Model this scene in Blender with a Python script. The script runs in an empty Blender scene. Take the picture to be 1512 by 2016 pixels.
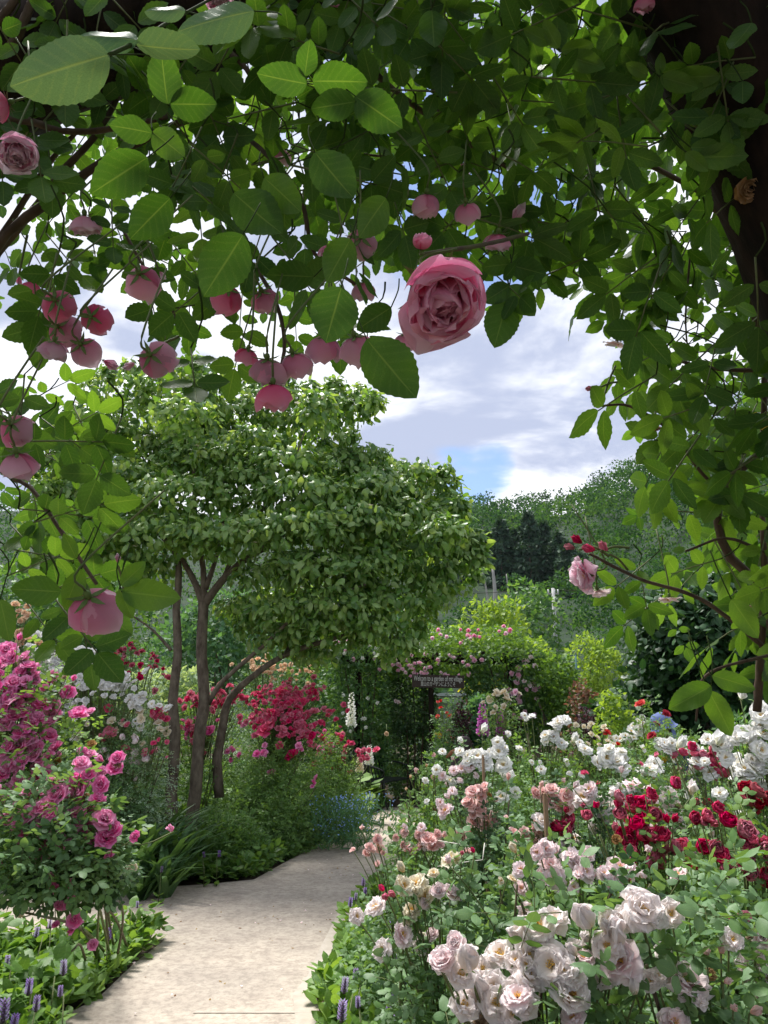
import bpy, math, random
import numpy as np
from mathutils import Vector, Matrix
rng = np.random.default_rng(7)
random.seed(7)
SC = bpy.context.scene
COL = SC.collection
R = math.radians
# ---------------------------------------------------------------- camera
FPX, PITCH, CH = 1500.0, R(14.65), 1.55
CAM = np.array([0, 0, CH])
FW = np.array([0, math.cos(PITCH), math.sin(PITCH)])
UP = np.array([0, -math.sin(PITCH), math.cos(PITCH)])
RT = np.array([1.0, 0, 0])
cd = bpy.data.cameras.new('camera'); cam = bpy.data.objects.new('camera', cd); COL.objects.link(cam)
cam.location = (0, 0, CH); cam.rotation_euler = (R(90) + PITCH, 0, 0)
cd.sensor_fit = 'VERTICAL'; cd.sensor_height = 36; cd.lens = 36 * FPX / 2016
cd.clip_start = 0.02; cd.clip_end = 3000
SC.camera = cam

def ray(px, py):
    return RT * ((px - 756) / FPX) + UP * ((1008 - py) / FPX) + FW
def P(px, py, Y):                 # the point of that line of sight at ground distance Y
    d = ray(px, py); return CAM + d * (Y / d[1])
def Q(px, py, t):                 # the point of that line of sight at depth t
    return CAM + ray(px, py) * t
def G(px, py, z=0.0):
    d = ray(px, py); return CAM + d * ((z - CH) / d[2])

# ---------------------------------------------------------------- sky, sun, exposure
SUN_EL, SUN_AZ = R(62), R(-35)    # high, to the left and a little ahead
W = bpy.data.worlds.new('World'); SC.world = W; W.use_nodes = True
wt = W.node_tree; wt.nodes.clear()
def wn(t, **k):
    n = wt.nodes.new(t)
    for a, b in k.items(): setattr(n, a, b)
    return n
def wl(a, b): wt.links.new(a, b)
def wmath(op, a, b=None, c=None):
    n = wn('ShaderNodeMath', operation=op)
    for i, x in enumerate((a, b, c)):
        if x is None: continue
        if isinstance(x, (int, float)): n.inputs[i].default_value = x
        else: wl(x, n.inputs[i])
    return n.outputs[0]
out = wn('ShaderNodeOutputWorld'); bg = wn('ShaderNodeBackground')
sky = wn('ShaderNodeTexSky', sky_type='NISHITA'); sky.sun_disc = False
sky.sun_elevation = SUN_EL; sky.sun_rotation = SUN_AZ; sky.air_density = 1.0; sky.dust_density = 0.6; sky.ozone_density = 2.0
tc = wn('ShaderNodeTexCoord'); sep = wn('ShaderNodeSeparateXYZ'); wl(tc.outputs['Generated'], sep.inputs[0])
zc = wmath('MAXIMUM', sep.outputs[2], 0.04)
zc = wmath('ADD', zc, 0.12)
cx = wmath('DIVIDE', sep.outputs[0], zc); cy = wmath('DIVIDE', sep.outputs[1], zc)
comb = wn('ShaderNodeCombineXYZ'); wl(cx, comb.inputs[0]); wl(cy, comb.inputs[1])
def noise(scale, detail, rough, dist=0.0, off=(0, 0, 0)):
    mp = wn('ShaderNodeMapping'); mp.inputs['Location'].default_value = off; wl(comb.outputs[0], mp.inputs[0])
    n = wn('ShaderNodeTexNoise'); n.inputs['Scale'].default_value = scale; n.inputs['Detail'].default_value = detail
    n.inputs['Roughness'].default_value = rough; n.inputs['Distortion'].default_value = dist
    wl(mp.outputs[0], n.inputs['Vector']); return n.outputs[0]
cover = noise(1.5, 8, 0.55, 0.15, (3.3, 1.2, 0))
body = noise(1.7, 8, 0.56, 0.25, (0.4, 7.7, 2.0))
def spot(px, py, rad):            # a gap in the cloud, in the direction of that line of sight
    d = ray(px, py); d = d / np.linalg.norm(d)
    dot = wn('ShaderNodeVectorMath', operation='DISTANCE'); wl(tc.outputs['Generated'], dot.inputs[0]); dot.inputs[1].default_value = tuple(d)
    return wmath('MAXIMUM', wmath('SUBTRACT', 1.0, wmath('DIVIDE', dot.outputs['Value'], rad)), 0.0)
gap = wmath('ADD', wmath('ADD', wmath('MULTIPLY', spot(925, 965, .09), .46), wmath('MULTIPLY', spot(1010, 915, .05), .2)),
            wmath('ADD', wmath('MULTIPLY', spot(890, 390, .17), .40), wmath('MULTIPLY', spot(560, 280, .2), .24)))
cv = wmath('SUBTRACT', wmath('ADD', cover, 0.12), gap)
mr = wn('ShaderNodeMapRange'); mr.interpolation_type = 'SMOOTHSTEP'; wl(cv, mr.inputs[0]); mr.inputs[1].default_value = 0.37; mr.inputs[2].default_value = 0.50
mr2 = wn('ShaderNodeMapRange'); mr2.interpolation_type = 'SMOOTHSTEP'; wl(body, mr2.inputs[0]); mr2.inputs[1].default_value = 0.43; mr2.inputs[2].default_value = 0.59
cc = wn('ShaderNodeMix', data_type='RGBA'); wl(mr2.outputs[0], cc.inputs[0])
cc.inputs[6].default_value = (0.25, 0.28, 0.37, 1); cc.inputs[7].default_value = (0.54, 0.55, 0.58, 1)
sk = wn('ShaderNodeVectorMath', operation='SCALE'); wl(sky.outputs[0], sk.inputs[0]); sk.inputs['Scale'].default_value = 0.083
bl = wn('ShaderNodeMix', data_type='RGBA'); bl.blend_type = 'MULTIPLY'; bl.inputs[0].default_value = 1.0
wl(sk.outputs[0], bl.inputs[6]); bl.inputs[7].default_value = (0.95, 0.95, 1.0, 1)
mx = wn('ShaderNodeMix', data_type='RGBA'); wl(mr.outputs[0], mx.inputs[0]); wl(bl.outputs[2], mx.inputs[6]); wl(cc.outputs[2], mx.inputs[7])
wl(mx.outputs[2], bg.inputs[0]); bg.inputs[1].default_value = 1.0; wl(bg.outputs[0], out.inputs[0])
sl = bpy.data.lights.new('sun', 'SUN'); sl.energy = 3.3; sl.angle = R(20); sl.color = (1, .97, .92)
sun = bpy.data.objects.new('sun', sl); COL.objects.link(sun)
sv = Vector((math.sin(SUN_AZ) * math.cos(SUN_EL), math.cos(SUN_AZ) * math.cos(SUN_EL), math.sin(SUN_EL)))
sun.rotation_euler = sv.to_track_quat('Z', 'Y').to_euler(); sun.location = (-4, 6, 9)
VS = SC.view_settings; VS.view_transform = 'Standard'; VS.look = 'None'; VS.exposure = 1.2; VS.gamma = 1; VS.use_curve_mapping = False
SC.cycles.max_bounces = 7; SC.cycles.diffuse_bounces = 4; SC.cycles.glossy_bounces = 2; SC.cycles.transmission_bounces = 5
SC.cycles.transparent_max_bounces = 6; SC.cycles.caustics_reflective = False; SC.cycles.caustics_refractive = False

# ---------------------------------------------------------------- materials
def newmat(name):
    m = bpy.data.materials.new(name); m.use_nodes = True; t = m.node_tree; t.nodes.clear()
    def n(ty, **k):
        x = t.nodes.new(ty)
        for a, b in k.items(): setattr(x, a, b)
        return x
    return m, n, t.links.new
def _math(n, l, op, a, b=None):
    x = n('ShaderNodeMath', operation=op)
    for i, y in enumerate((a, b)):
        if y is None: continue
        if isinstance(y, (int, float)): x.inputs[i].default_value = y
        else: l(y, x.inputs[i])
    return x.outputs[0]
def leafmat(name, cols, trans=0.38, tcol=None, rough=0.42, vein=0.25, back=(1.25, 1.25, 1.25), spec=0.28):
    """cols: colours across the per-leaf random number"""
    m, n, l = newmat(name)
    o = n('ShaderNodeOutputMaterial'); p = n('ShaderNodeBsdfPrincipled'); tr = n('ShaderNodeBsdfTranslucent'); mx = n('ShaderNodeMixShader')
    at = n('ShaderNodeAttribute', attribute_name='luv'); sp = n('ShaderNodeSeparateXYZ'); l(at.outputs['Vector'], sp.inputs[0])
    oi = n('ShaderNodeObjectInfo')
    rnd = _math(n, l, 'FRACT', _math(n, l, 'ADD', sp.outputs[2], oi.outputs['Random']))
    cr = n('ShaderNodeValToRGB'); l(rnd, cr.inputs[0]); e = cr.color_ramp.elements
    e[0].position = 0; e[0].color = (*cols[0], 1); e[1].position = 1; e[1].color = (*cols[-1], 1)
    for i, c in enumerate(cols[1:-1]): x = e.new((i + 1) / (len(cols) - 1)); x.color = (*c, 1)
    au = _math(n, l, 'ABSOLUTE', sp.outputs[0])
    mid = n('ShaderNodeMapRange'); l(au, mid.inputs[0]); mid.inputs[1].default_value = .0; mid.inputs[2].default_value = .06; mid.inputs[3].default_value = 1; mid.inputs[4].default_value = 0
    tv = n('ShaderNodeTexNoise'); tv.inputs['Scale'].default_value = 35; tv.inputs['Detail'].default_value = 2
    lat = _math(n, l, 'SINE', _math(n, l, 'ADD', _math(n, l, 'MULTIPLY', tv.outputs[0], 5.0), _math(n, l, 'SUBTRACT', _math(n, l, 'MULTIPLY', sp.outputs[1], 46), _math(n, l, 'MULTIPLY', au, 11))))
    lat = _math(n, l, 'POWER', _math(n, l, 'MAXIMUM', lat, 0.0), 6.0)
    v = _math(n, l, 'MULTIPLY', _math(n, l, 'MAXIMUM', mid.outputs[0], _math(n, l, 'MULTIPLY', lat, .22)), vein)
    tx = n('ShaderNodeTexNoise'); tx.inputs['Scale'].default_value = 60; tx.inputs['Detail'].default_value = 3
    mot = n('ShaderNodeMapRange'); l(tx.outputs[0], mot.inputs[0]); mot.inputs[3].default_value = .62; mot.inputs[4].default_value = 1.38
    sc = n('ShaderNodeVectorMath', operation='SCALE'); l(cr.outputs[0], sc.inputs[0]); l(mot.outputs[0], sc.inputs['Scale'])
    vm = n('ShaderNodeMix', data_type='RGBA'); l(v, vm.inputs[0]); l(sc.outputs[0], vm.inputs[6]); vm.inputs[7].default_value = (.35, .45, .16, 1)
    ge = n('ShaderNodeNewGeometry'); bk = n('ShaderNodeMix', data_type='RGBA'); bk.blend_type = 'MULTIPLY'
    l(ge.outputs['Backfacing'], bk.inputs[0]); l(vm.outputs[2], bk.inputs[6]); bk.inputs[7].default_value = (*back, 1)
    l(bk.outputs[2], p.inputs['Base Color']); p.inputs['Roughness'].default_value = rough; p.inputs['Specular IOR Level'].default_value = spec
    bp = n('ShaderNodeBump'); bp.inputs['Strength'].default_value = .35; bp.inputs['Distance'].default_value = .004; l(_math(n, l, 'SUBTRACT', 1.0, v), bp.inputs['Height']); l(bp.outputs[0], p.inputs['Normal'])
    tm = n('ShaderNodeMix', data_type='RGBA'); tm.blend_type = 'MULTIPLY'; tm.inputs[0].default_value = 1; l(vm.outputs[2], tm.inputs[6])
    tm.inputs[7].default_value = (*(tcol or (2.6, 2.3, .9)), 1); l(tm.outputs[2], tr.inputs[0])
    mx.inputs[0].default_value = trans; l(p.outputs[0], mx.inputs[1]); l(tr.outputs[0], mx.inputs[2]); l(mx.outputs[0], o.inputs[0])
    return m
def petalmat(name, base, mid, tip, trans=0.4, var=.12, streak=.15):
    m, n, l = newmat(name)
    o = n('ShaderNodeOutputMaterial'); p = n('ShaderNodeBsdfPrincipled'); tr = n('ShaderNodeBsdfTranslucent'); mx = n('ShaderNodeMixShader')
    at = n('ShaderNodeAttribute', attribute_name='luv'); sp = n('ShaderNodeSeparateXYZ'); l(at.outputs['Vector'], sp.inputs[0])
    oi = n('ShaderNodeObjectInfo')
    cr = n('ShaderNodeValToRGB'); l(sp.outputs[1], cr.inputs[0]); e = cr.color_ramp.elements
    e[0].position = .05; e[0].color = (*base, 1); e[1].position = 1; e[1].color = (*tip, 1); x = e.new(.5); x.color = (*mid, 1)
    hs = n('ShaderNodeHueSaturation'); l(cr.outputs[0], hs.inputs['Color'])
    r1 = n('ShaderNodeMapRange'); l(oi.outputs['Random'], r1.inputs[0]); r1.inputs[3].default_value = 1 - var * 1.6; r1.inputs[4].default_value = 1 + var * 1.2; l(r1.outputs[0], hs.inputs['Saturation'])
    r2 = n('ShaderNodeMapRange'); l(sp.outputs[2], r2.inputs[0]); r2.inputs[3].default_value = 1 - var; r2.inputs[4].default_value = 1 + var * .5; l(r2.outputs[0], hs.inputs['Value'])
    st = _math(n, l, 'SINE', _math(n, l, 'MULTIPLY', sp.outputs[0], 38)); bp = n('ShaderNodeBump'); bp.inputs['Strength'].default_value = streak; bp.inputs['Distance'].default_value = .003; l(st, bp.inputs['Height'])
    l(bp.outputs[0], p.inputs['Normal']); l(hs.outputs[0], p.inputs['Base Color']); p.inputs['Roughness'].default_value = .65; p.inputs['Specular IOR Level'].default_value = .2
    l(hs.outputs[0], tr.inputs[0]); mx.inputs[0].default_value = trans
    l(p.outputs[0], mx.inputs[1]); l(tr.outputs[0], mx.inputs[2]); l(mx.outputs[0], o.inputs[0])
    return m
def solid(name, c1, c2=None, scale=8, rough=.8, bump=.2, detail=6, stretch=(1, 1, 1), metal=0, dist=.01, spec=.3):
    m, n, l = newmat(name)
    o = n('ShaderNodeOutputMaterial'); p = n('ShaderNodeBsdfPrincipled'); l(p.outputs[0], o.inputs[0])
    tc = n('ShaderNodeTexCoord'); mp = n('ShaderNodeMapping'); mp.inputs['Scale'].default_value = stretch; l(tc.outputs['Object'], mp.inputs[0])
    tx = n('ShaderNodeTexNoise'); tx.inputs['Scale'].default_value = scale; tx.inputs['Detail'].default_value = detail; tx.inputs['Roughness'].default_value = .62; l(mp.outputs[0], tx.inputs['Vector'])
    cr = n('ShaderNodeValToRGB'); l(tx.outputs[0], cr.inputs[0]); e = cr.color_ramp.elements
    e[0].position = .35; e[0].color = (*c1, 1); e[1].position = .68; e[1].color = (*(c2 or c1), 1)
    l(cr.outputs[0], p.inputs['Base Color']); p.inputs['Roughness'].default_value = rough; p.inputs['Metallic'].default_value = metal; p.inputs['Specular IOR Level'].default_value = spec
    if bump:
        b = n('ShaderNodeBump'); b.inputs['Strength'].default_value = bump; b.inputs['Distance'].default_value = dist; l(tx.outputs[0], b.inputs['Height']); l(b.outputs[0], p.inputs['Normal'])
    return m
# ---------------------------------------------------------------- mesh tools
def mesh_np(name, V, T, luv=None, mats=(), mi=None, smooth=True):
    me = bpy.data.meshes.new(name)
    V = np.asarray(V, dtype=np.float32); T = np.asarray(T, dtype=np.int32); k = T.shape[1]
    me.vertices.add(len(V)); me.vertices.foreach_set('co', V.ravel())
    me.loops.add(T.size); me.loops.foreach_set('vertex_index', T.ravel())
    me.polygons.add(len(T)); me.polygons.foreach_set('loop_start', np.arange(0, T.size, k, dtype=np.int32))
    me.polygons.foreach_set('use_smooth', np.full(len(T), smooth))
    for m in mats: me.materials.append(m)
    if mi is not None: me.polygons.foreach_set('material_index', np.asarray(mi, dtype=np.int32))
    if luv is not None:
        a = me.attributes.new('luv', 'FLOAT_VECTOR', 'POINT'); a.data.foreach_set('vector', np.asarray(luv, dtype=np.float32).ravel())
    me.update(calc_edges=True); return me
class Geo:
    """collects triangle soup with several materials"""
    def __init__(s): s.V = []; s.T = []; s.L = []; s.M = []; s.n = 0
    def add(s, V, T, L=None, m=0):
        V = np.asarray(V, float); T = np.asarray(T, int)
        if T.shape[1] == 4: T = np.vstack([T[:, [0, 1, 2]], T[:, [0, 2, 3]]])
        s.V.append(V); s.T.append(T + s.n); s.L.append(np.zeros((len(V), 3)) if L is None else L); s.M.append(np.full(len(T), m)); s.n += len(V); return s
    def mesh(s, name, mats, smooth=True):
        return mesh_np(name, np.vstack(s.V), np.vstack(s.T), np.vstack(s.L), mats, np.concatenate(s.M), smooth)
def grid_faces(nu, nv):          # verts index j*(nu+1)+i
    i, j = np.meshgrid(np.arange(nu), np.arange(nv)); a = (j * (nu + 1) + i).ravel()
    return np.stack([a, a + 1, a + nu + 2, a + nu + 1], 1)
def tube(geo, pts, r0, r1=None, seg=7, m=0, wob=0.0):
    pts = np.asarray(pts, float); n = len(pts); r = np.linspace(r0, r0 if r1 is None else r1, n) if np.isscalar(r0) else np.asarray(r0)
    tg = np.gradient(pts, axis=0); tg /= np.linalg.norm(tg, axis=1)[:, None] + 1e-9
    ref = np.array([0, 0, 1.]) if abs(tg[0][2]) < .9 else np.array([1., 0, 0])
    a = np.cross(tg, ref); a /= np.linalg.norm(a, axis=1)[:, None] + 1e-9; b = np.cross(tg, a)
    th = np.linspace(0, 2 * np.pi, seg, endpoint=False)
    rr = r[:, None] * (1 + wob * rng.standard_normal((n, seg)))
    V = pts[:, None] + rr[..., None] * (a[:, None] * np.cos(th)[None, :, None] + b[:, None] * np.sin(th)[None, :, None])
    V = V.reshape(-1, 3); F = []
    for j in range(n - 1):
        for i in range(seg):
            F.append((j * seg + i, j * seg + (i + 1) % seg, (j + 1) * seg + (i + 1) % seg, (j + 1) * seg + i))
    k = len(V); V = np.vstack([V, pts[0], pts[-1]]); F = np.array(F)
    T = np.vstack([F[:, [0, 1, 2]], F[:, [0, 2, 3]], [(k, (i + 1) % seg, i) for i in range(seg)], [(k + 1, (n - 1) * seg + i, (n - 1) * seg + (i + 1) % seg) for i in range(seg)]])
    geo.add(V, T, None, m)
def curve(pts, n=16):            # Catmull-Rom through points
    p = np.asarray(pts, float); p = np.vstack([2 * p[0] - p[1], p, 2 * p[-1] - p[-2]]); o = []
    m = len(p) - 3; per = max(2, n // m)
    for k in range(m):
        for t in np.linspace(0, 1, per, endpoint=False):
            a, b, c, d = p[k:k + 4]; o.append(.5 * (2 * b + (c - a) * t + (2 * a - 5 * b + 4 * c - d) * t * t + (3 * b - a - 3 * c + d) * t ** 3))
    o.append(p[-2]); return np.array(o)
def box(geo, c, s, m=0, rot=None):
    c = np.asarray(c, float); h = np.asarray(s, float) / 2
    V = np.array([(x, y, z) for x in (-1, 1) for y in (-1, 1) for z in (-1, 1)]) * h
    if rot is not None: V = V @ np.asarray(rot).T
    F = np.array([(0, 1, 3, 2), (4, 6, 7, 5), (0, 4, 5, 1), (2, 3, 7, 6), (0, 2, 6, 4), (1, 5, 7, 3)])
    geo.add(np.repeat(V[F].reshape(-1, 3), 1, 0) + c, np.arange(24).reshape(6, 4), None, m)
def rotz(a): c, s = math.cos(a), math.sin(a); return np.array([[c, -s, 0], [s, c, 0], [0, 0, 1.]])
# ---------------------------------------------------------------- objects
def tag(o, label=None, cat=None, group=None, kind=None):
    if label: o['label'] = label
    if cat: o['category'] = cat
    if group: o['group'] = group
    if kind: o['kind'] = kind
    return o
def obj(name, me, parent=None, loc=None, rot=None, scale=None):
    o = bpy.data.objects.new(name, me); COL.objects.link(o)
    if parent is not None: o.parent = parent
    if loc is not None: o.location = loc
    if rot is not None: o.rotation_euler = rot
    if scale is not None: o.scale = (scale,) * 3 if np.isscalar(scale) else scale
    return o
def thing(name, label, cat, loc=(0, 0, 0), group=None):
    return tag(obj(name, None, None, tuple(map(float, loc))), label, cat, group)
def place(name, me, parent, pos, Rm, s):
    """child mesh at world position pos (the parent is never rotated), orientation matrix Rm (columns x,y,z), scale s"""
    o = bpy.data.objects.new(name, me); COL.objects.link(o); o.parent = parent
    off = np.asarray(parent.location) if parent is not None else 0
    M = np.eye(4); M[:3, :3] = np.asarray(Rm) * s; M[:3, 3] = np.asarray(pos) - off
    o.matrix_basis = Matrix(M.tolist()); return o
def unit(v): v = np.asarray(v, float); return v / (np.linalg.norm(v, axis=-1, keepdims=True) + 1e-9)
def frames(D, N):
    """stack of rotation matrices: y along D, z near N"""
    D = unit(D); X = unit(np.cross(D, N)); Z = np.cross(X, D); return np.stack([X, D, Z], -1)
def zframe(n, spin=None):
    n = unit(n); a = np.array([0, 0, 1.]) if abs(n[2]) < .9 else np.array([1., 0, 0]); x = unit(np.cross(a, n)); y = np.cross(n, x)
    if spin is None: spin = rng.uniform(0, 6.28)
    return np.stack([x * math.cos(spin) + y * math.sin(spin), -x * math.sin(spin) + y * math.cos(spin), n], -1)
# ---------------------------------------------------------------- leaves
def leaflet(nv=12, nu=4, w=.62, fold=.16, droop=.14, ser=.05, pt=.85, wave=0.02):
    v = np.linspace(0, 1, nv + 1); u = np.linspace(-1, 1, nu + 1)
    hw = w / 2 * np.clip(np.sin(np.pi * v ** pt), 0, 1) ** .72
    hw = hw * (1 + ser * np.where(np.arange(nv + 1) % 2 == 0, 1, -1)); hw[0] = .012; hw[-1] = 0.004
    uu, vv = np.meshgrid(u, v); X = uu * hw[:, None]; Y = vv - (ser * .25) * (np.abs(uu) == 1) * (np.arange(nv + 1) % 2)[:, None] * .6
    Z = -fold * np.abs(X) - droop * vv ** 2 + wave * np.sin(vv * 9) * uu
    Vv = np.stack([X, Y, Z], -1).reshape(-1, 3); L = np.stack([uu, vv, 0 * uu], -1).reshape(-1, 3)
    F = grid_faces(nu, nv); return Vv, np.vstack([F[:, [0, 1, 2]], F[:, [0, 2, 3]]]), L
LF_HI = leaflet(14, 4); LF_MID = leaflet(4, 2, ser=0); LF_LO = (np.array([(0, 0, 0), (.29, .45, -.05), (0, 1, -.14), (-.29, .45, -.05)]), np.array([(0, 1, 2), (0, 2, 3)]), np.array([(0, 0, 0), (1, .5, 0), (0, 1, 0), (-1, .5, 0.)]))
LF_POINT = leaflet(5, 2, w=.55, fold=.35, droop=.35, ser=0, pt=.75, wave=.05)   # long drip tip
LF_BLADE = (np.array([(-.035, 0, 0), (.035, 0, 0), (.05, .4, .0), (-.05, .4, .0), (.035, .75, -.12), (-.035, .75, -.12), (0, 1, -.34)]), np.array([(0, 1, 2), (0, 2, 3), (3, 2, 4), (3, 4, 5), (5, 4, 6)]), np.array([(-1, 0, 0), (1, 0, 0), (1, .4, 0), (-1, .4, 0), (1, .75, 0), (-1, .75, 0), (0, 1, 0.)]))
def scatter_into(geo, tpl, pos, Rm, s, rnd, m=0):
    V, T, L = tpl; k = len(pos); n = len(V); s = np.broadcast_to(s, (k,))
    A = np.einsum('kij,nj->kni', Rm, V) * s[:, None, None] + pos[:, None, :]
    LL = np.broadcast_to(L, (k, n, 3)).copy(); LL[..., 2] = rnd[:, None]
    TT = (T[None] + (np.arange(k) * n)[:, None, None]).reshape(-1, 3)
    geo.add(A.reshape(-1, 3), TT, LL.reshape(-1, 3), m)
def compound_tpl(leaf, pairs=2, seed=0, spread=1.0, stalk=True, base=.24, size=.33):
    """pinnate rose leaf about one unit long: leaflets along a rachis"""
    r = np.random.default_rng(seed); g = Geo(); top = 1 - size
    ys = np.linspace(base, top - .05, pairs)
    P_, D_, S_ = [(0, top, 0)], [(0, 1, -.1)], [size * 1.1]
    for i, y in enumerate(ys):
        for sd in (-1, 1):
            P_.append((0.02 * sd, y, -.02 * y)); D_.append((sd * spread, .32 + r.uniform(-.1, .15), r.uniform(-.25, .1))); S_.append(size * (.78 + .2 * i / max(1, pairs - 1)) * r.uniform(.9, 1.08))
    k = len(P_); N_ = np.array([0, 0, 1.]) + r.normal(0, .18, (k, 3))
    scatter_into(g, leaf, np.array(P_, float), frames(np.array(D_, float), N_), np.array(S_), r.uniform(0, .25, k), 0)
    if stalk: tube(g, [(0, 0, 0), (0, .35, .02), (0, top, 0)], .009, .006, 4, 1)
    return g
def rndunit(k, r=rng): return unit(r.normal(0, 1, (k, 3)))
# ---------------------------------------------------------------- blossoms
def petal(L, Wd, th0, th1, Rc, ruf, r, nu=4, nv=5, r0=.02, pw=1.0, notch=0.0):
    v = np.linspace(0.04, 1, nv + 1); th = th0 + (th1 - th0) * v ** pw; dv = np.diff(v, prepend=0)
    rr = r0 + np.cumsum(np.sin(th) * dv) * L; zz = np.cumsum(np.cos(th) * dv) * L
    w = Wd * np.where(v < .58, np.clip(v / .58, 0, 1) ** .55, np.sqrt(np.clip(1 - ((v - .58) / .43) ** 2, .02, 1))); u = np.linspace(-1, 1, nu + 1)
    uu, vv = np.meshgrid(u, v); a = uu * w[:, None] / Rc
    lat = Rc * np.sin(a); inn = Rc * (1 - np.cos(a)); ph = r.uniform(0, 6.28, 3)
    rf = ruf * L * vv ** 2 * (np.sin(uu * 3.6 + ph[0]) * .7 + np.sin(uu * 6.5 + ph[1]) * .3 * vv)
    nn = inn + rf; shr = 1 - .16 * np.abs(uu) ** 2.6 * vv ** 2 - notch * (np.abs(uu) < .3) * (vv > .95)
    R_ = (rr[:, None] - r0) * shr + r0 - np.cos(th)[:, None] * nn; Z_ = zz[:, None] * shr + np.sin(th)[:, None] * nn
    V = np.stack([R_, lat, Z_], -1).reshape(-1, 3); F = grid_faces(nu, nv)
    Lv = np.stack([uu, vv, np.full_like(uu, r.uniform())], -1).reshape(-1, 3)
    return V, np.vstack([F[:, [0, 1, 2]], F[:, [0, 2, 3]]]), Lv
KIND = dict(   # number, L(q), width, th0, th1, Rc, ruffle, stamens
    cup=(30, lambda q: .34 + .3 * q, lambda q: .27 + .22 * q, lambda q: 12 + 80 * q, lambda q: -38 + 46 * q, lambda q: .18 + .26 * q, .085, 0),
    globe=(14, lambda q: .46 + .26 * q, lambda q: .32 + .10 * q, lambda q: 52 + 54 * q, lambda q: -68 + 44 * q, lambda q: .26 + .16 * q, .09, 0),
    rosette=(24, lambda q: .26 + .26 * q, lambda q: .19 + .16 * q, lambda q: 8 + 70 * q, lambda q: -5 + 98 * q, lambda q: .2 + .5 * q, .10, 0),
    loose=(19, lambda q: .36 + .2 * q, lambda q: .2 + .11 * q, lambda q: 30 + 55 * q, lambda q: 48 + 62 * q, lambda q: .5 + .6 * q, .17, 1),
    single=(8, lambda q: .46 + .04 * q, lambda q: .27, lambda q: 68 + 10 * q, lambda q: 78 + 18 * q, lambda q: .9, .10, 1),
    pompom=(26, lambda q: .32 + .14 * q, lambda q: .15 + .07 * q, lambda q: 20 + 105 * q, lambda q: 5 + 90 * q, lambda q: .3, .06, 0),
    bud=(6, lambda q: .62, lambda q: .22, lambda q: 24 + 4 * q, lambda q: -28, lambda q: .17, .0, 0))
def petals(kind, seed, nu=4, nv=5, frac=1.0):
    r = np.random.default_rng(seed); n, L, Wd, t0, t1, Rc, ruf, st = KIND[kind]; n = max(5, int(n * frac)); outp = []
    for i in range(n):
        q = (i / (n - 1)) ** .85 if n > 1 else 1; j = lambda s: r.normal(0, s)
        V, T, Lv = petal(L(q) * (1 + j(.06)), Wd(q) * (1 + j(.08)), R(t0(q) + j(6)), R(t1(q) + j(7 if kind == 'cup' else 13)), Rc(q), ruf * (1 + j(.3)), r, nu, nv)
        ph = i * 2.39996 + j(.12); outp.append((V @ rotz(ph).T, T, Lv, q))
    return outp, st, r
def sepals_geo(g, m, r, s=.36, refl=0.0):
    for k in range(5):
        V = np.array([(0, 0, 0), (.3, .13, .05), (.62, .09, .1 - .2 * refl), (1, 0, .1 - .5 * refl), (.62, -.09, .1 - .2 * refl), (.3, -.13, .05)]) * s
        V[:, 2] -= .035; V = V @ rotz(k * 1.2566 + r.uniform(-.1, .1)).T
        g.add(V, np.array([(0, 1, 5), (1, 2, 4), (1, 4, 5), (2, 3, 4)]), np.zeros((6, 3)) + [0.3, .4, r.uniform()], m)
    th = np.linspace(0, 6.283, 8, endpoint=False); prof = [(-.2, .012), (-.15, .06), (-.09, .075), (-.04, .06), (0, .05)]
    V = np.array([(rr * math.cos(t), rr * math.sin(t), z) for z, rr in prof for t in th]); F = [(j * 8 + i, j * 8 + (i + 1) % 8, (j + 1) * 8 + (i + 1) % 8, (j + 1) * 8 + i) for j in range(4) for i in range(8)]
    g.add(V, np.array(F), np.zeros((len(V), 3)) + [.5, .5, .5], m)
def stamens_geo(g, m, r, n=26, rad=.1):
    a = r.uniform(0, 6.28, n); q = rad * np.sqrt(r.uniform(0.02, 1, n)); z = r.uniform(.06, .13, n)
    for i in range(n):
        c = np.array([q[i] * math.cos(a[i]), q[i] * math.sin(a[i]), z[i]]); e = .014
        g.add(c + np.array([(e, 0, 0), (0, e, 0), (-e, 0, 0), (0, -e, 0), (0, 0, e), (0, 0, -.09)]), np.array([(0, 1, 4), (1, 2, 4), (2, 3, 4), (3, 0, 4), (1, 0, 5), (2, 1, 5), (3, 2, 5), (0, 3, 5)]), None, m)
def blossom_mesh(name, kind, seed, pm, frac=1.0, nu=4, nv=5):
    ps, st, r = petals(kind, seed, nu, nv, frac); g = Geo()
    mxr = max(np.abs(V[:, :2]).max() for V, *_ in ps); k = .5 / mxr
    for V, T, L, q in ps: g.add(V * k, T, L, 0)
    if st: stamens_geo(g, 2, r)
    sepals_geo(g, 1, r)
    return g.mesh(name, [pm, M_SEPAL, M_STAMEN])
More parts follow.
